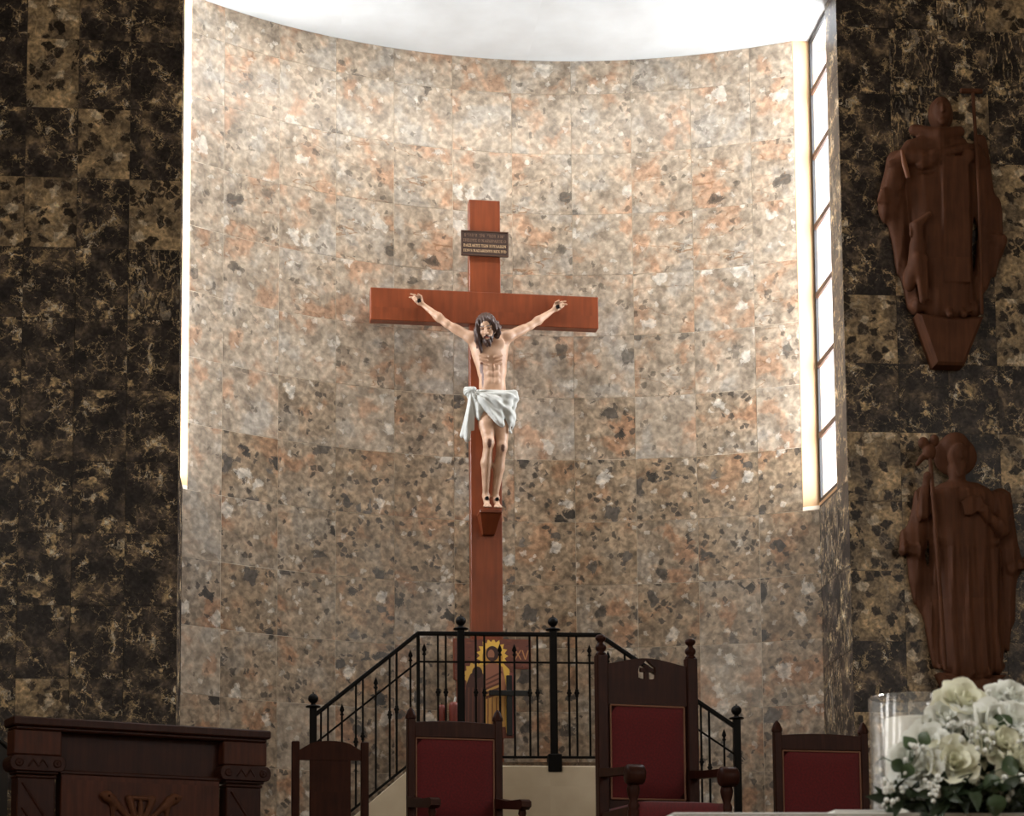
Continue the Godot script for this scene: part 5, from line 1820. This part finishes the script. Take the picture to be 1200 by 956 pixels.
func build_throne() -> void:
	var t := thing("presider_throne", "tall carved throne with red back cushion and turned finials", "chair", Vector3(0.475, PLATFORM, -1.72), 0.20)
	const HW := 0.352
	const PW := 0.074
	const SEAT := 0.50
	for s: float in [-1.0, 1.0]:
		var x := s * (HW - PW / 2)
		part("back_post", box(Vector3(x - PW / 2, 0, -PW / 2), Vector3(x + PW / 2, 1.515, PW / 2), 0.007), M.wood, t)
		part("finial", turned_at([Vector2(0, 0), Vector2(0.034, 0), Vector2(0.036, 0.008), Vector2(0.03, 0.016), Vector2(0.024, 0.022), Vector2(0.033, 0.034), Vector2(0.037, 0.048), Vector2(0.033, 0.064), Vector2(0.02, 0.076), Vector2(0.017, 0.086), Vector2(0.03, 0.096), Vector2(0.036, 0.108), Vector2(0.034, 0.122), Vector2(0.024, 0.132), Vector2(0, 0.136)], Vector3(x, 1.513, 0), 16), M.wood, t)
		# arm: a board curving forward to a heavy scroll
		var st := begin()
		prism(st, PackedVector2Array([Vector2(-0.60, 0.665), Vector2(-0.02, 0.705), Vector2(-0.02, 0.765), Vector2(-0.30, 0.735), Vector2(-0.60, 0.715)]), -0.035, 0.035, Transform3D(Basis(Vector3(0, 0, -1), Vector3(0, 1, 0), Vector3(1, 0, 0)), Vector3(x, 0, 0)), 0.006)
		var arm := part("armrest", done(st), M.wood, t)
		st = begin(true)
		lathe(st, [Vector2(0, -0.062), Vector2(0.03, -0.062), Vector2(0.058, -0.055), Vector2(0.064, -0.045), Vector2(0.064, 0.045), Vector2(0.058, 0.055), Vector2(0.03, 0.062), Vector2(0, 0.062)], 18, Transform3D(Basis(Vector3(0, 1, 0), Vector3(1, 0, 0), Vector3(0, 0, -1)), Vector3(x, 0.662, 0.605)))
		part("arm_scroll", done(st), M.wood, arm)
		part("arm_support", turned_at([Vector2(0.03, SEAT - 0.06), Vector2(0.036, SEAT - 0.03), Vector2(0.024, SEAT), Vector2(0.034, SEAT + 0.03), Vector2(0.042, SEAT + 0.07), Vector2(0.036, SEAT + 0.10), Vector2(0.024, SEAT + 0.12)], Vector3(x, 0, 0.575), 16), M.wood, t)
		part("leg", turned_at([Vector2(0.03, 0), Vector2(0.036, 0.02), Vector2(0.026, 0.06), Vector2(0.036, 0.12), Vector2(0.042, 0.2), Vector2(0.03, 0.3), Vector2(0.038, 0.38), Vector2(0.038, SEAT - 0.06)], Vector3(x, 0, 0.575), 16), M.wood, t)
		part("side_rail", box(Vector3(x - 0.022, SEAT - 0.12, PW / 2), Vector3(x + 0.022, SEAT - 0.03, 0.56), 0.005), M.wood, t)
	# crest with its pierced opening: two halves meeting above and below the hole
	var inner := HW - PW + 0.004
	var top := func(x: float) -> float: return 1.455 + 0.045 * pow(cos(clampf(absf(x) / inner, 0, 1) * PI / 2), 1.3)
	var st := begin()
	for s: float in [-1.0, 1.0]:
		var o := PackedVector2Array()
		o.append(Vector2(0, 1.19))
		o.append(Vector2(s * inner, 1.19))
		for i in 9:
			var x := inner * (1.0 - i / 8.0)
			o.append(Vector2(s * x, top.call(x)))
		for q in [Vector2(0, 1.492), Vector2(0.022, 1.470), Vector2(0.056, 1.445), Vector2(0.064, 1.41), Vector2(0.060, 1.37), Vector2(0.032, 1.362), Vector2(0.0, 1.362)]:
			o.append(Vector2(s * q.x, q.y))
		prism(st, o, -0.018, 0.02, Transform3D.IDENTITY, 0.0)
	part("crest", done(st), M.wood, t)
	st = begin()
	block(st, Vector3(-0.017, 1.358, -0.012), Vector3(0.017, 1.458, 0.014), 0.003)
	block(st, Vector3(-0.045, 1.41, -0.012), Vector3(0.045, 1.438, 0.014), 0.003)
	part("pierced_cross", done(st), M.wood, t)
	part("back_board", box(Vector3(-inner, SEAT, -0.018), Vector3(inner, 1.2, 0.006), 0.002), M.wood, t)
	var cw := 2 * inner - 0.045
	var pd := part("back_cushion", pad(cw, 0.62, 0.04), M.velvet, t, Vector3(0.0, 0.875, 0.006))
	part("piping", cord(cw - 0.004, 0.616, 0.008, 0.007), M.piping, pd)
	part("seat_frame", box(Vector3(-HW + 0.015, SEAT - 0.2, 0.0), Vector3(HW - 0.015, SEAT - 0.125, 0.62), 0.008), M.wood, t)
	var sc := part("seat_cushion", cushion(2 * HW - 0.06, 0.60, 0.14), M.velvet, t, Vector3(0, SEAT - 0.125, 0.315), Basis(Vector3(1, 0, 0), -PI / 2))
	part("piping", cord(2 * HW - 0.062, 0.598, 0.012, 0.008), M.piping, sc)


func build_side_chair() -> void:
	var t := thing("side_chair", "plain dark wooden side chair with arched crest and wide back splat", "chair", Vector3(-1.602, PLATFORM, -1.6), 0.09)
	const HW := 0.247
	for s: float in [-1.0, 1.0]:
		var x := s * (HW - 0.025)
		part("back_post", box(Vector3(x - 0.025, 0, -0.022), Vector3(x + 0.025, 0.925, 0.022), 0.005), M.wood, t)
		part("leg", box(Vector3(x - 0.022, 0, 0.38), Vector3(x + 0.022, 0.336, 0.424), 0.005), M.wood, t)
		part("stretcher", box(Vector3(x - 0.014, 0.16, 0.02), Vector3(x + 0.014, 0.19, 0.39), 0.003), M.wood, t)
	var o := PackedVector2Array()
	for q in [Vector2(-0.2, 0.805), Vector2(0.2, 0.805), Vector2(0.2, 0.868)]:
		o.append(q)
	for i in 9:
		var u := 1.0 - i / 4.0
		o.append(Vector2(u * 0.165, 0.878 + 0.052 * sqrt(maxf(0.0, 1.0 - u * u * 0.96))))
	o.append(Vector2(-0.2, 0.868))
	var st := begin()
	prism(st, o, -0.014, 0.016, Transform3D.IDENTITY, 0.0)
	part("crest_rail", done(st), M.wood, t)
	part("splat", box(Vector3(-0.132, 0.36, -0.008), Vector3(0.132, 0.81, 0.012), 0.003), M.wood, t)
	part("lower_rail", box(Vector3(-HW + 0.04, 0.37, -0.018), Vector3(HW - 0.04, 0.42, 0.02), 0.004), M.wood, t)
	part("seat", box(Vector3(-HW - 0.005, 0.335, -0.02), Vector3(HW + 0.005, 0.37, 0.45), 0.01), M.wood, t)


func build_stand() -> void:
	var t := thing("carved_stand", "dark carved wooden stand with moulded top and zigzag capitals", "cabinet", Vector3(-3.48, PLATFORM, -0.70), 0.415)
	const W := 1.61
	part("top_board", box(Vector3(-0.015, 0.905, -0.15), Vector3(W + 0.015, 0.958, 0.05), 0.008), M.wood, t)
	part("top_moulding", box(Vector3(0.005, 0.882, -0.14), Vector3(W - 0.005, 0.905, 0.03), 0.008), M.wood, t)
	part("upper_panel", box(Vector3(0.28, 0.64, -0.13), Vector3(W - 0.28, 0.885, -0.07), 0.003), M.wood, t)
	var lower := part("lower_panel", box(Vector3(0.30, 0.0, -0.13), Vector3(W - 0.30, 0.645, -0.02), 0.005), M.wood_lit, t)
	part("panel_ledge", box(Vector3(0.29, 0.63, -0.12), Vector3(W - 0.29, 0.655, -0.01), 0.006), M.wood, lower)
	part("plinth", box(Vector3(-0.01, 0.0, -0.14), Vector3(W + 0.01, 0.10, 0.04), 0.006), M.wood, t)
	for s in 2:
		var x := 0.145 if s == 0 else W - 0.145
		var p := part("pilaster", box(Vector3(x - 0.115, 0.1, -0.13), Vector3(x + 0.115, 0.60, -0.005), 0.006), M.wood, t)
		part("pilaster_block", box(Vector3(x - 0.145, 0.735, -0.13), Vector3(x + 0.145, 0.884, 0.015), 0.006), M.wood_lit, t)
		# capital: a cushion with rounded ends
		var st := begin()
		var o := PackedVector2Array()
		for i in 8:
			var a := PI / 2 - PI * i / 7.0
			o.append(Vector2(0.135 + 0.035 * cos(a), 0.685 + 0.047 * sin(a)))
		for i in 8:
			var a := -PI / 2 - PI * i / 7.0
			o.append(Vector2(-0.135 + 0.035 * cos(a), 0.685 + 0.047 * sin(a)))
		prism(st, o, -0.13, 0.03, Transform3D(Basis(), Vector3(x, 0, 0)), 0.004)
		var cap := part("capital", done(st), M.wood, t)
		# zigzag and two rosettes
		st = begin()
		for k in 4:
			var x0 := x - 0.06 + k * 0.03
			var up := 1.0 if k % 2 == 0 else -1.0
			var a := Vector3(x0, 0.685 - up * 0.022, 0.031)
			var b := Vector3(x0 + 0.03, 0.685 + up * 0.022, 0.031)
			tube(st, [a, b], [0.005], 6)
		part("zigzag", done(st), M.wood, cap)
		for r: float in [-1.0, 1.0]:
			st = begin(true)
			lathe(st, [Vector2(0.026, 0), Vector2(0.024, 0.008), Vector2(0.016, 0.012), Vector2(0.012, 0.008), Vector2(0.006, 0.014), Vector2(0, 0.015)], 10, Transform3D(Basis(Vector3(1, 0, 0), Vector3(0, 0, 1), Vector3(0, -1, 0)), Vector3(x + r * 0.115, 0.685, 0.029)))
			part("rosette", done(st), M.wood, cap)
		part("neck_moulding", box(Vector3(x - 0.13, 0.622, -0.13), Vector3(x + 0.13, 0.640, 0.012), 0.006), M.wood, t)
		part("neck_moulding", box(Vector3(x - 0.122, 0.598, -0.13), Vector3(x + 0.122, 0.616, 0.006), 0.006), M.wood, t)
		st = begin(true)
		tube(st, [Vector3(x - 0.085, 0.57, -0.004), Vector3(x + 0.06, 0.36, -0.004)], [0.008], 6)
		tube(st, [Vector3(x - 0.085, 0.42, -0.004), Vector3(x + 0.06, 0.21, -0.004)], [0.008], 6)
		part("carved_band", done(st), M.wood, p)
	# carved spray of leaves on the lower panel
	var mid := Vector3(W / 2 - 0.01, 0.0, -0.02)
	var f := Field.new(mid + Vector3(-0.30, 0.28, -0.03), mid + Vector3(0.30, 0.56, 0.05), 0.008)
	for s: float in [-1.0, 1.0]:
		f.rod(mid + Vector3(s * 0.02, 0.33, 0), mid + Vector3(s * 0.15, 0.46, 0.012), 0.016, 0.02, 0.015)
		f.rod(mid + Vector3(s * 0.15, 0.46, 0.012), mid + Vector3(s * 0.21, 0.505, 0.015), 0.02, 0.036, 0.015)
		f.blob(mid + Vector3(s * 0.225, 0.515, 0.02), Vector3(0.036, 0.022, 0.018), 0.012)
		f.rod(mid + Vector3(s * 0.17, 0.35, 0), mid + Vector3(s * 0.175, 0.50, 0.012), 0.012, 0.02, 0.015)
		f.rod(mid + Vector3(s * 0.02, 0.35, 0.005), mid + Vector3(s * 0.075, 0.50, 0.015), 0.016, 0.022, 0.015)
	f.rod(mid + Vector3(-0.06, 0.505, 0.012), mid + Vector3(0.06, 0.505, 0.012), 0.014, 0.014, 0.012)
	f.rod(mid + Vector3(0, 0.30, 0.005), mid + Vector3(0, 0.47, 0.015), 0.02, 0.016, 0.015)
	part("carved_leaves", f.mesh(), M.carved, lower)  # lighter wood than the stand, light on the leaves put into colour


func build_furniture() -> void:
	build_stand()
	build_side_chair()
	red_chair("red armchair between the plain side chair and the tall throne", Vector3(-0.80, PLATFORM, -1.63), 0.20, 0.635, 1.15, true)
	red_chair("red upholstered chair without arms, right of the throne beside glass cylinder", Vector3(1.605, PLATFORM, -1.6), 0.12, 0.65, 1.075, false)
	build_throne()
	# the dark edge at the far left of the picture
	var c := thing("black_cabinet", "black cabinet edge at far left beside the carved stand", "cabinet", Vector3(-4.0, PLATFORM, -1.65))
	part("body", box(Vector3(-0.35, 0.03, -0.25), Vector3(0.33, 0.90, 0.2), 0.01), M.black, c)
	part("top", box(Vector3(-0.37, 0.90, -0.27), Vector3(0.345, 0.93, 0.22), 0.006), M.black, c)
	part("plinth", box(Vector3(-0.34, 0.0, -0.24), Vector3(0.32, 0.03, 0.18), 0.003), M.black, c)


# ---------------------------------------------------------------- altar, glass cylinder, flowers

const ALTAR_TOP := 1.842


func flower_point(px: float, py: float, depth := 0.0) -> Vector3:
	# places in the bouquet, measured across and up from its foot, in fiftieths of a decimetre
	return Vector3(-0.328 + (px - 63.0) * 0.00212, ALTAR_TOP + (153.0 - py) * 0.00206, 7.05 + depth)


func petal(h: float, r: float, wrap: float, curl: float) -> ArrayMesh:
	var st := begin(true)
	const N := 6
	var at := func(i: int, j: int) -> Vector3:
		var v := float(j) / N
		var u := float(i) / N * 2.0 - 1.0
		var wide := sin(PI * clampf(0.20 + v * 0.52, 0, 1)) * wrap
		var rr := r * (0.35 + 0.65 * sqrt(v))
		var out := curl * h * v * v * v + 0.05 * h * sin(u * 5.0 + v * 3.0) * v * v
		return Vector3(rr * sin(u * wide), h * (v - 0.24 * v * v * u * u), rr * cos(u * wide) - r * 0.35 + out)
	for i in N:
		for j in N:
			quad(st, at.call(i, j), at.call(i + 1, j), at.call(i + 1, j + 1), at.call(i, j + 1))
	return done(st)


func leaf_mesh(l: float, w: float, bend: float) -> ArrayMesh:
	var st := begin(true)
	const N := 6
	var at := func(i: int, s: float) -> Vector3:
		var v := float(i) / N
		var half := w * sin(PI * pow(v, 0.8)) * s
		return Vector3(half, l * v * cos(bend * v), -l * v * sin(bend * v) + absf(half) * 0.35)
	for i in N:
		for s: float in [-1.0, 1.0]:
			var a: Vector3 = at.call(i, 0.0)
			var b: Vector3 = at.call(i, s)
			var c: Vector3 = at.call(i + 1, s)
			var d: Vector3 = at.call(i + 1, 0.0)
			if s > 0:
				quad(st, a, b, c, d)
			else:
				quad(st, d, c, b, a)
	return done(st)


func looking(dir: Vector3) -> Basis:
	# a basis whose y axis points along dir
	var y := dir.normalized()
	var x := y.cross(Vector3(0, 0, 1) if absf(y.z) < 0.9 else Vector3(1, 0, 0)).normalized()
	return Basis(x, y, x.cross(y))


func build_altar() -> void:
	var t := thing("altar_table", "altar table under a white cloth at the bottom edge", "table", Vector3(0.35, 0.9, 6.6))
	part("table_top", box(Vector3(-1.24, 0.87, -0.49), Vector3(1.24, 0.935, 0.50), 0.01), M.wood, t)
	for sx: float in [-1.0, 1.0]:
		for sz: float in [-1.0, 1.0]:
			part("leg", box(Vector3(sx * 1.1 - 0.08, 0, sz * 0.36 - 0.08), Vector3(sx * 1.1 + 0.08, 0.87, sz * 0.36 + 0.08), 0.01), M.wood, t)
	var c := thing("altar_cloth", "white cloth draped over the altar table", "tablecloth", Vector3(0.35, 1.836, 6.6))
	var st := begin()
	block(st, Vector3(-1.258, -0.0005, -0.51), Vector3(1.258, 0.005, 0.518), 0.002)
	block(st, Vector3(-1.258, -0.55, 0.508), Vector3(1.258, 0.0, 0.515), 0.002)
	block(st, Vector3(-1.258, -0.40, -0.51), Vector3(-1.250, 0.0, 0.515), 0.002)
	block(st, Vector3(1.250, -0.40, -0.51), Vector3(1.258, 0.0, 0.515), 0.002)
	part("cloth", done(st), M.linen, c)
	var n := thing("folded_linen", "small folded white linen on the altar beside glass cylinder", "cloth", Vector3(-0.455, ALTAR_TOP, 6.98))
	for k in 2:
		part("fold", box(Vector3(-0.055 + 0.004 * k, 0.006 * k, -0.08), Vector3(0.075, 0.006 + 0.006 * k, 0.07), 0.002), M.linen, n)

	# glass cylinder with a candle
	var g := thing("glass_cylinder", "clear glass cylinder vase standing on the altar around white candle", "vase", Vector3(-0.243, ALTAR_TOP, 6.80))
	part("glass", turned([Vector2(0, 0.001), Vector2(0.1, 0.001), Vector2(0.101, 0.006), Vector2(0.101, 0.318), Vector2(0.0985, 0.321), Vector2(0.096, 0.318), Vector2(0.096, 0.014), Vector2(0, 0.014)], 40), M.glass, g)
	var k := thing("white_candle", "thick white candle inside the glass cylinder", "candle", Vector3(-0.232, ALTAR_TOP + 0.015, 6.80))
	part("wax", turned([Vector2(0, 0), Vector2(0.072, 0), Vector2(0.074, 0.004), Vector2(0.074, 0.246), Vector2(0.070, 0.252), Vector2(0.062, 0.250), Vector2(0, 0.246)], 32), M.candle_wax, k)
	st = begin(true)
	tube(st, [Vector3(0, 0.246, 0), Vector3(0.001, 0.258, 0.001)], [0.002], 6)
	part("wick", done(st), M.black, k)

	build_flowers()


func build_flowers() -> void:
	var foot := flower_point(125, 153)
	foot.y = ALTAR_TOP
	var h := thing("flower_holder", "low dark green holder under the white bouquet on altar", "holder", foot + Vector3(0.03, 0, 0))
	part("foam", box(Vector3(-0.15, 0.008, -0.05), Vector3(0.17, 0.06, 0.045), 0.01), M.leaf_dark, h)
	part("tray", box(Vector3(-0.16, 0, -0.055), Vector3(0.18, 0.008, 0.05), 0.003), M.black, h)

	var petals := [petal(0.80, 0.30, 1.5, 0.0), petal(0.82, 0.48, 1.2, 0.06), petal(0.80, 0.62, 1.05, 0.18), petal(0.78, 0.72, 0.95, 0.30)]
	var sepal := leaf_mesh(0.5, 0.12, 0.8)
	# across, up, size, nearer or farther, cream or white, what sets it apart
	var roses := [
		[139, 12, 30, -0.02, 1, "large cream rose topmost in the bouquet, against the brown carving"],
		[197, 5, 24, -0.03, 0, "white rose high at the right edge of picture"],
		[113, 34, 20, 0.0, 0, "small white rose just right of the glass cylinder rim"],
		[166, 42, 31, 0.03, 0, "large white rose below and right of the topmost cream rose"],
		[171, 68, 26, 0.06, 1, "cream-hearted white rose in the middle of right half of bouquet"],
		[196, 92, 31, 0.07, 1, "big cream rose low at the right edge of picture"],
		[110, 92, 31, 0.07, 1, "big cream rose low in the middle of the bouquet"],
		[72, 100, 28, 0.06, 0, "white rose lowest in the left half, before the candle"],
		[86, 68, 27, 0.03, 0, "white rose in front of the candle, above the lowest left rose"],
		[57, 86, 19, 0.05, 0, "small white rose leftmost in the bouquet"],
		[190, 36, 24, 0.02, 0, "white rose below the one high at the right edge"],
		[99, 50, 20, 0.0, 0, "white rose between the cylinder rim rose and the candle roses"],
	]
	for r in roses:
		var at := flower_point(r[0], r[1], r[3])
		var size: float = r[2] * 0.00212
		var out := Vector3((r[0] - 130.0) * 0.006 + rng.randf_range(-0.15, 0.15), 0.35 + (100.0 - r[1]) * 0.005, 1.0)
		var base := at - out.normalized() * size * 0.55
		var t := thing("white_rose", r[5], "flower", base, 0.0, "white roses in the altar bouquet")
		t.basis = looking(out)
		var mat: Material = M.rose_cream if r[4] else M.rose_white
		var turn := rng.randf() * TAU
		for layer in 4:
			var count: int = [3, 5, 6, 7][layer]
			for k in count:
				var a := turn + TAU * k / count + layer * 0.5
				var tilt: float = [0.0, 0.14, 0.42, 0.80][layer] + rng.randf_range(-0.08, 0.08)
				var b := Basis(Vector3.UP, a) * Basis(Vector3.RIGHT, tilt) * Basis.from_scale(Vector3.ONE * size * [0.95, 1.05, 1.12, 1.15][layer] * rng.randf_range(0.93, 1.07))
				part("petal", petals[layer], mat, t, Basis(Vector3.UP, a) * Vector3(0, 0, size * [0.02, 0.05, 0.08, 0.08][layer]), b)
		for k in 4:
			part("sepal", sepal, M.leaf, t, Vector3.ZERO, Basis(Vector3.UP, TAU * k / 4) * Basis(Vector3.RIGHT, 1.5) * Basis.from_scale(Vector3.ONE * size))
		var st := begin(true)
		var down: Vector3 = t.basis.inverse() * (Vector3(foot.x + (at.x - foot.x) * 0.35, ALTAR_TOP + 0.05, foot.z - 0.01) - base)
		tube(st, [Vector3.ZERO, down * 0.4 + Vector3(0, -0.02, 0), down], [0.004, 0.003, 0.003], 6)
		part("stem", done(st), M.leaf, t)

	# sprays of small white buds
	var bud := begin(true)
	lathe(bud, [Vector2(0, -0.006), Vector2(0.004, -0.0045), Vector2(0.0062, 0.0), Vector2(0.005, 0.0045), Vector2(0.002, 0.0065), Vector2(0, 0.0067)], 8)
	var bud_mesh := done(bud)
	var sprays := [[132, 64, 0.10, "between the low middle rose and the right roses"], [145, 72, 0.11, "beside the cream-hearted rose"], [172, 122, 0.13, "low at the right, below the big leaf"], [160, 132, 0.12, "lowest in the right half of bouquet"], [38, 118, 0.10, "lowest at the left, hanging beside the cylinder foot"], [36, 132, 0.10, "at the bottom left corner of bouquet"], [82, 124, 0.12, "below the lowest left rose"], [88, 132, 0.12, "low in the middle, over the dark leaves"], [117, 52, 0.05, "under the small rose at the cylinder rim"], [178, 16, 0.0, "between the two highest roses"], [62, 86, 0.12, "before the candle, by the leftmost rose"], [190, 62, 0.09, "at the right edge between two roses"]]
	for s in sprays:
		var at := flower_point(s[0], s[1], s[2] - 0.03)
		var t := thing("bud_spray", "spray of tiny white buds " + s[3], "flower", at, 0.0, "bud sprays in the altar bouquet")
		var root := Vector3(rng.randf_range(-0.01, 0.01), -0.05, -0.05)
		for k in 9:
			var q := Vector3(rng.randf_range(-0.027, 0.027), rng.randf_range(-0.03, 0.03), rng.randf_range(-0.012, 0.022))
			part("bud", bud_mesh, M.rose_white, t, q, looking(q - root) * Basis.from_scale(Vector3.ONE * rng.randf_range(0.8, 1.25)))
			var st := begin(true)
			tube(st, [root, root.lerp(q, 0.6) + Vector3(0, 0, 0.006), q], [0.0012, 0.001, 0.0008], 4)
			part("stalk", done(st), M.leaf, t)

	# foliage
	var long_leaf := leaf_mesh(0.075, 0.015, 0.5)
	var round_leaf := leaf_mesh(0.05, 0.021, 0.6)
	var dark := [[120, 140, 0.09], [150, 146, 0.10], [180, 138, 0.10], [205, 142, 0.10], [95, 146, 0.09], [66, 144, 0.08], [45, 148, 0.07], [140, 122, 0.07], [170, 112, 0.04], [200, 122, 0.07], [115, 128, 0.07], [85, 132, 0.06], [150, 90, 0.0], [130, 74, 0.0], [180, 88, 0.0], [120, 56, -0.04], [60, 120, 0.03], [215, 120, 0.04], [160, 132, 0.12], [186, 150, 0.12], [130, 150, 0.12], [104, 138, 0.10]]
	for k in dark.size():
		var d: Array = dark[k]
		var at := flower_point(d[0], minf(d[1], 137.0), d[2] - 0.03)
		var t := thing("leaf_sprig", sprig_label(d), "leaves", at, 0.0, "dark leaf sprigs in the altar bouquet")
		var dir := Vector3(rng.randf_range(-0.8, 0.8), rng.randf_range(0.0, 0.8), 0.8).normalized()
		var st := begin(true)
		tube(st, [-dir * 0.06, Vector3.ZERO, dir * 0.035], [0.002, 0.0018, 0.0012], 5)
		part("stem", done(st), M.leaf_dark, t)
		for i in 8:
			var side := looking(dir) * Basis(Vector3.UP, i * 2.4 + rng.randf()) * Vector3(0.8, 0.55, 0)
			part("leaf", long_leaf, M.leaf_dark, t, dir * (-0.045 + 0.01 * i), looking(side) * Basis(Vector3.UP, rng.randf() * TAU) * Basis.from_scale(Vector3.ONE * rng.randf_range(0.75, 1.1)))
	var grey := [[37, 94, 0.10, -2.2, "round grey-green leaf against the glass, leftmost"], [60, 82, 0.12, 0.5, "round grey-green leaf curling before the candle"], [68, 76, 0.12, -0.6, "dark round leaf above the curling one before the candle"], [57, 98, 0.12, 2.6, "round leaf hanging below the curling one"], [136, 128, 0.14, -1.0, "big broad leaf in front of the low middle rose"], [146, 134, 0.15, 3.3, "pale underside of broad leaf, low centre of bouquet"], [160, 104, 0.12, -1.2, "dark broad leaf under the cream-hearted rose"], [180, 56, 0.07, 0.8, "dark leaf between the roses at right edge"]]
	for q in grey:
		var at := flower_point(q[0], q[1], q[2] - 0.03)
		var t := thing("broad_leaf", q[4], "leaf", at, 0.0, "broad leaves in the altar bouquet")
		var big := 1.2 if q[0] > 130 else 0.85
		var b: Basis = Basis(Vector3(0, 0, 1), q[3]) * Basis(Vector3.RIGHT, 0.25)
		part("blade", round_leaf, M.leaf_grey if int(q[0]) == 147 else M.leaf, t, Vector3.ZERO, b * Basis.from_scale(Vector3.ONE * big))
		var st := begin(true)
		tube(st, [Vector3.ZERO, b * Vector3(0, -0.02, -0.01), b * Vector3(0, -0.03, -0.05)], [0.0016], 5)
		part("stalk", done(st), M.leaf, t)
	print("flowers ", Time.get_ticks_msec())


func sprig_label(d: Array) -> String:
	var across := "far left" if d[0] < 70 else ("left of middle" if d[0] < 108 else ("middle" if d[0] < 142 else ("right of middle" if d[0] < 176 else "right edge")))
	var up := "among the upper roses" if d[1] < 95 else ("under the lower roses" if d[1] < 130 else ("along the altar edge" if d[1] < 145 else "lowest, touching the altar edge"))
	return "dark green leaf sprig at bouquet's %s, %s" % [across, up]
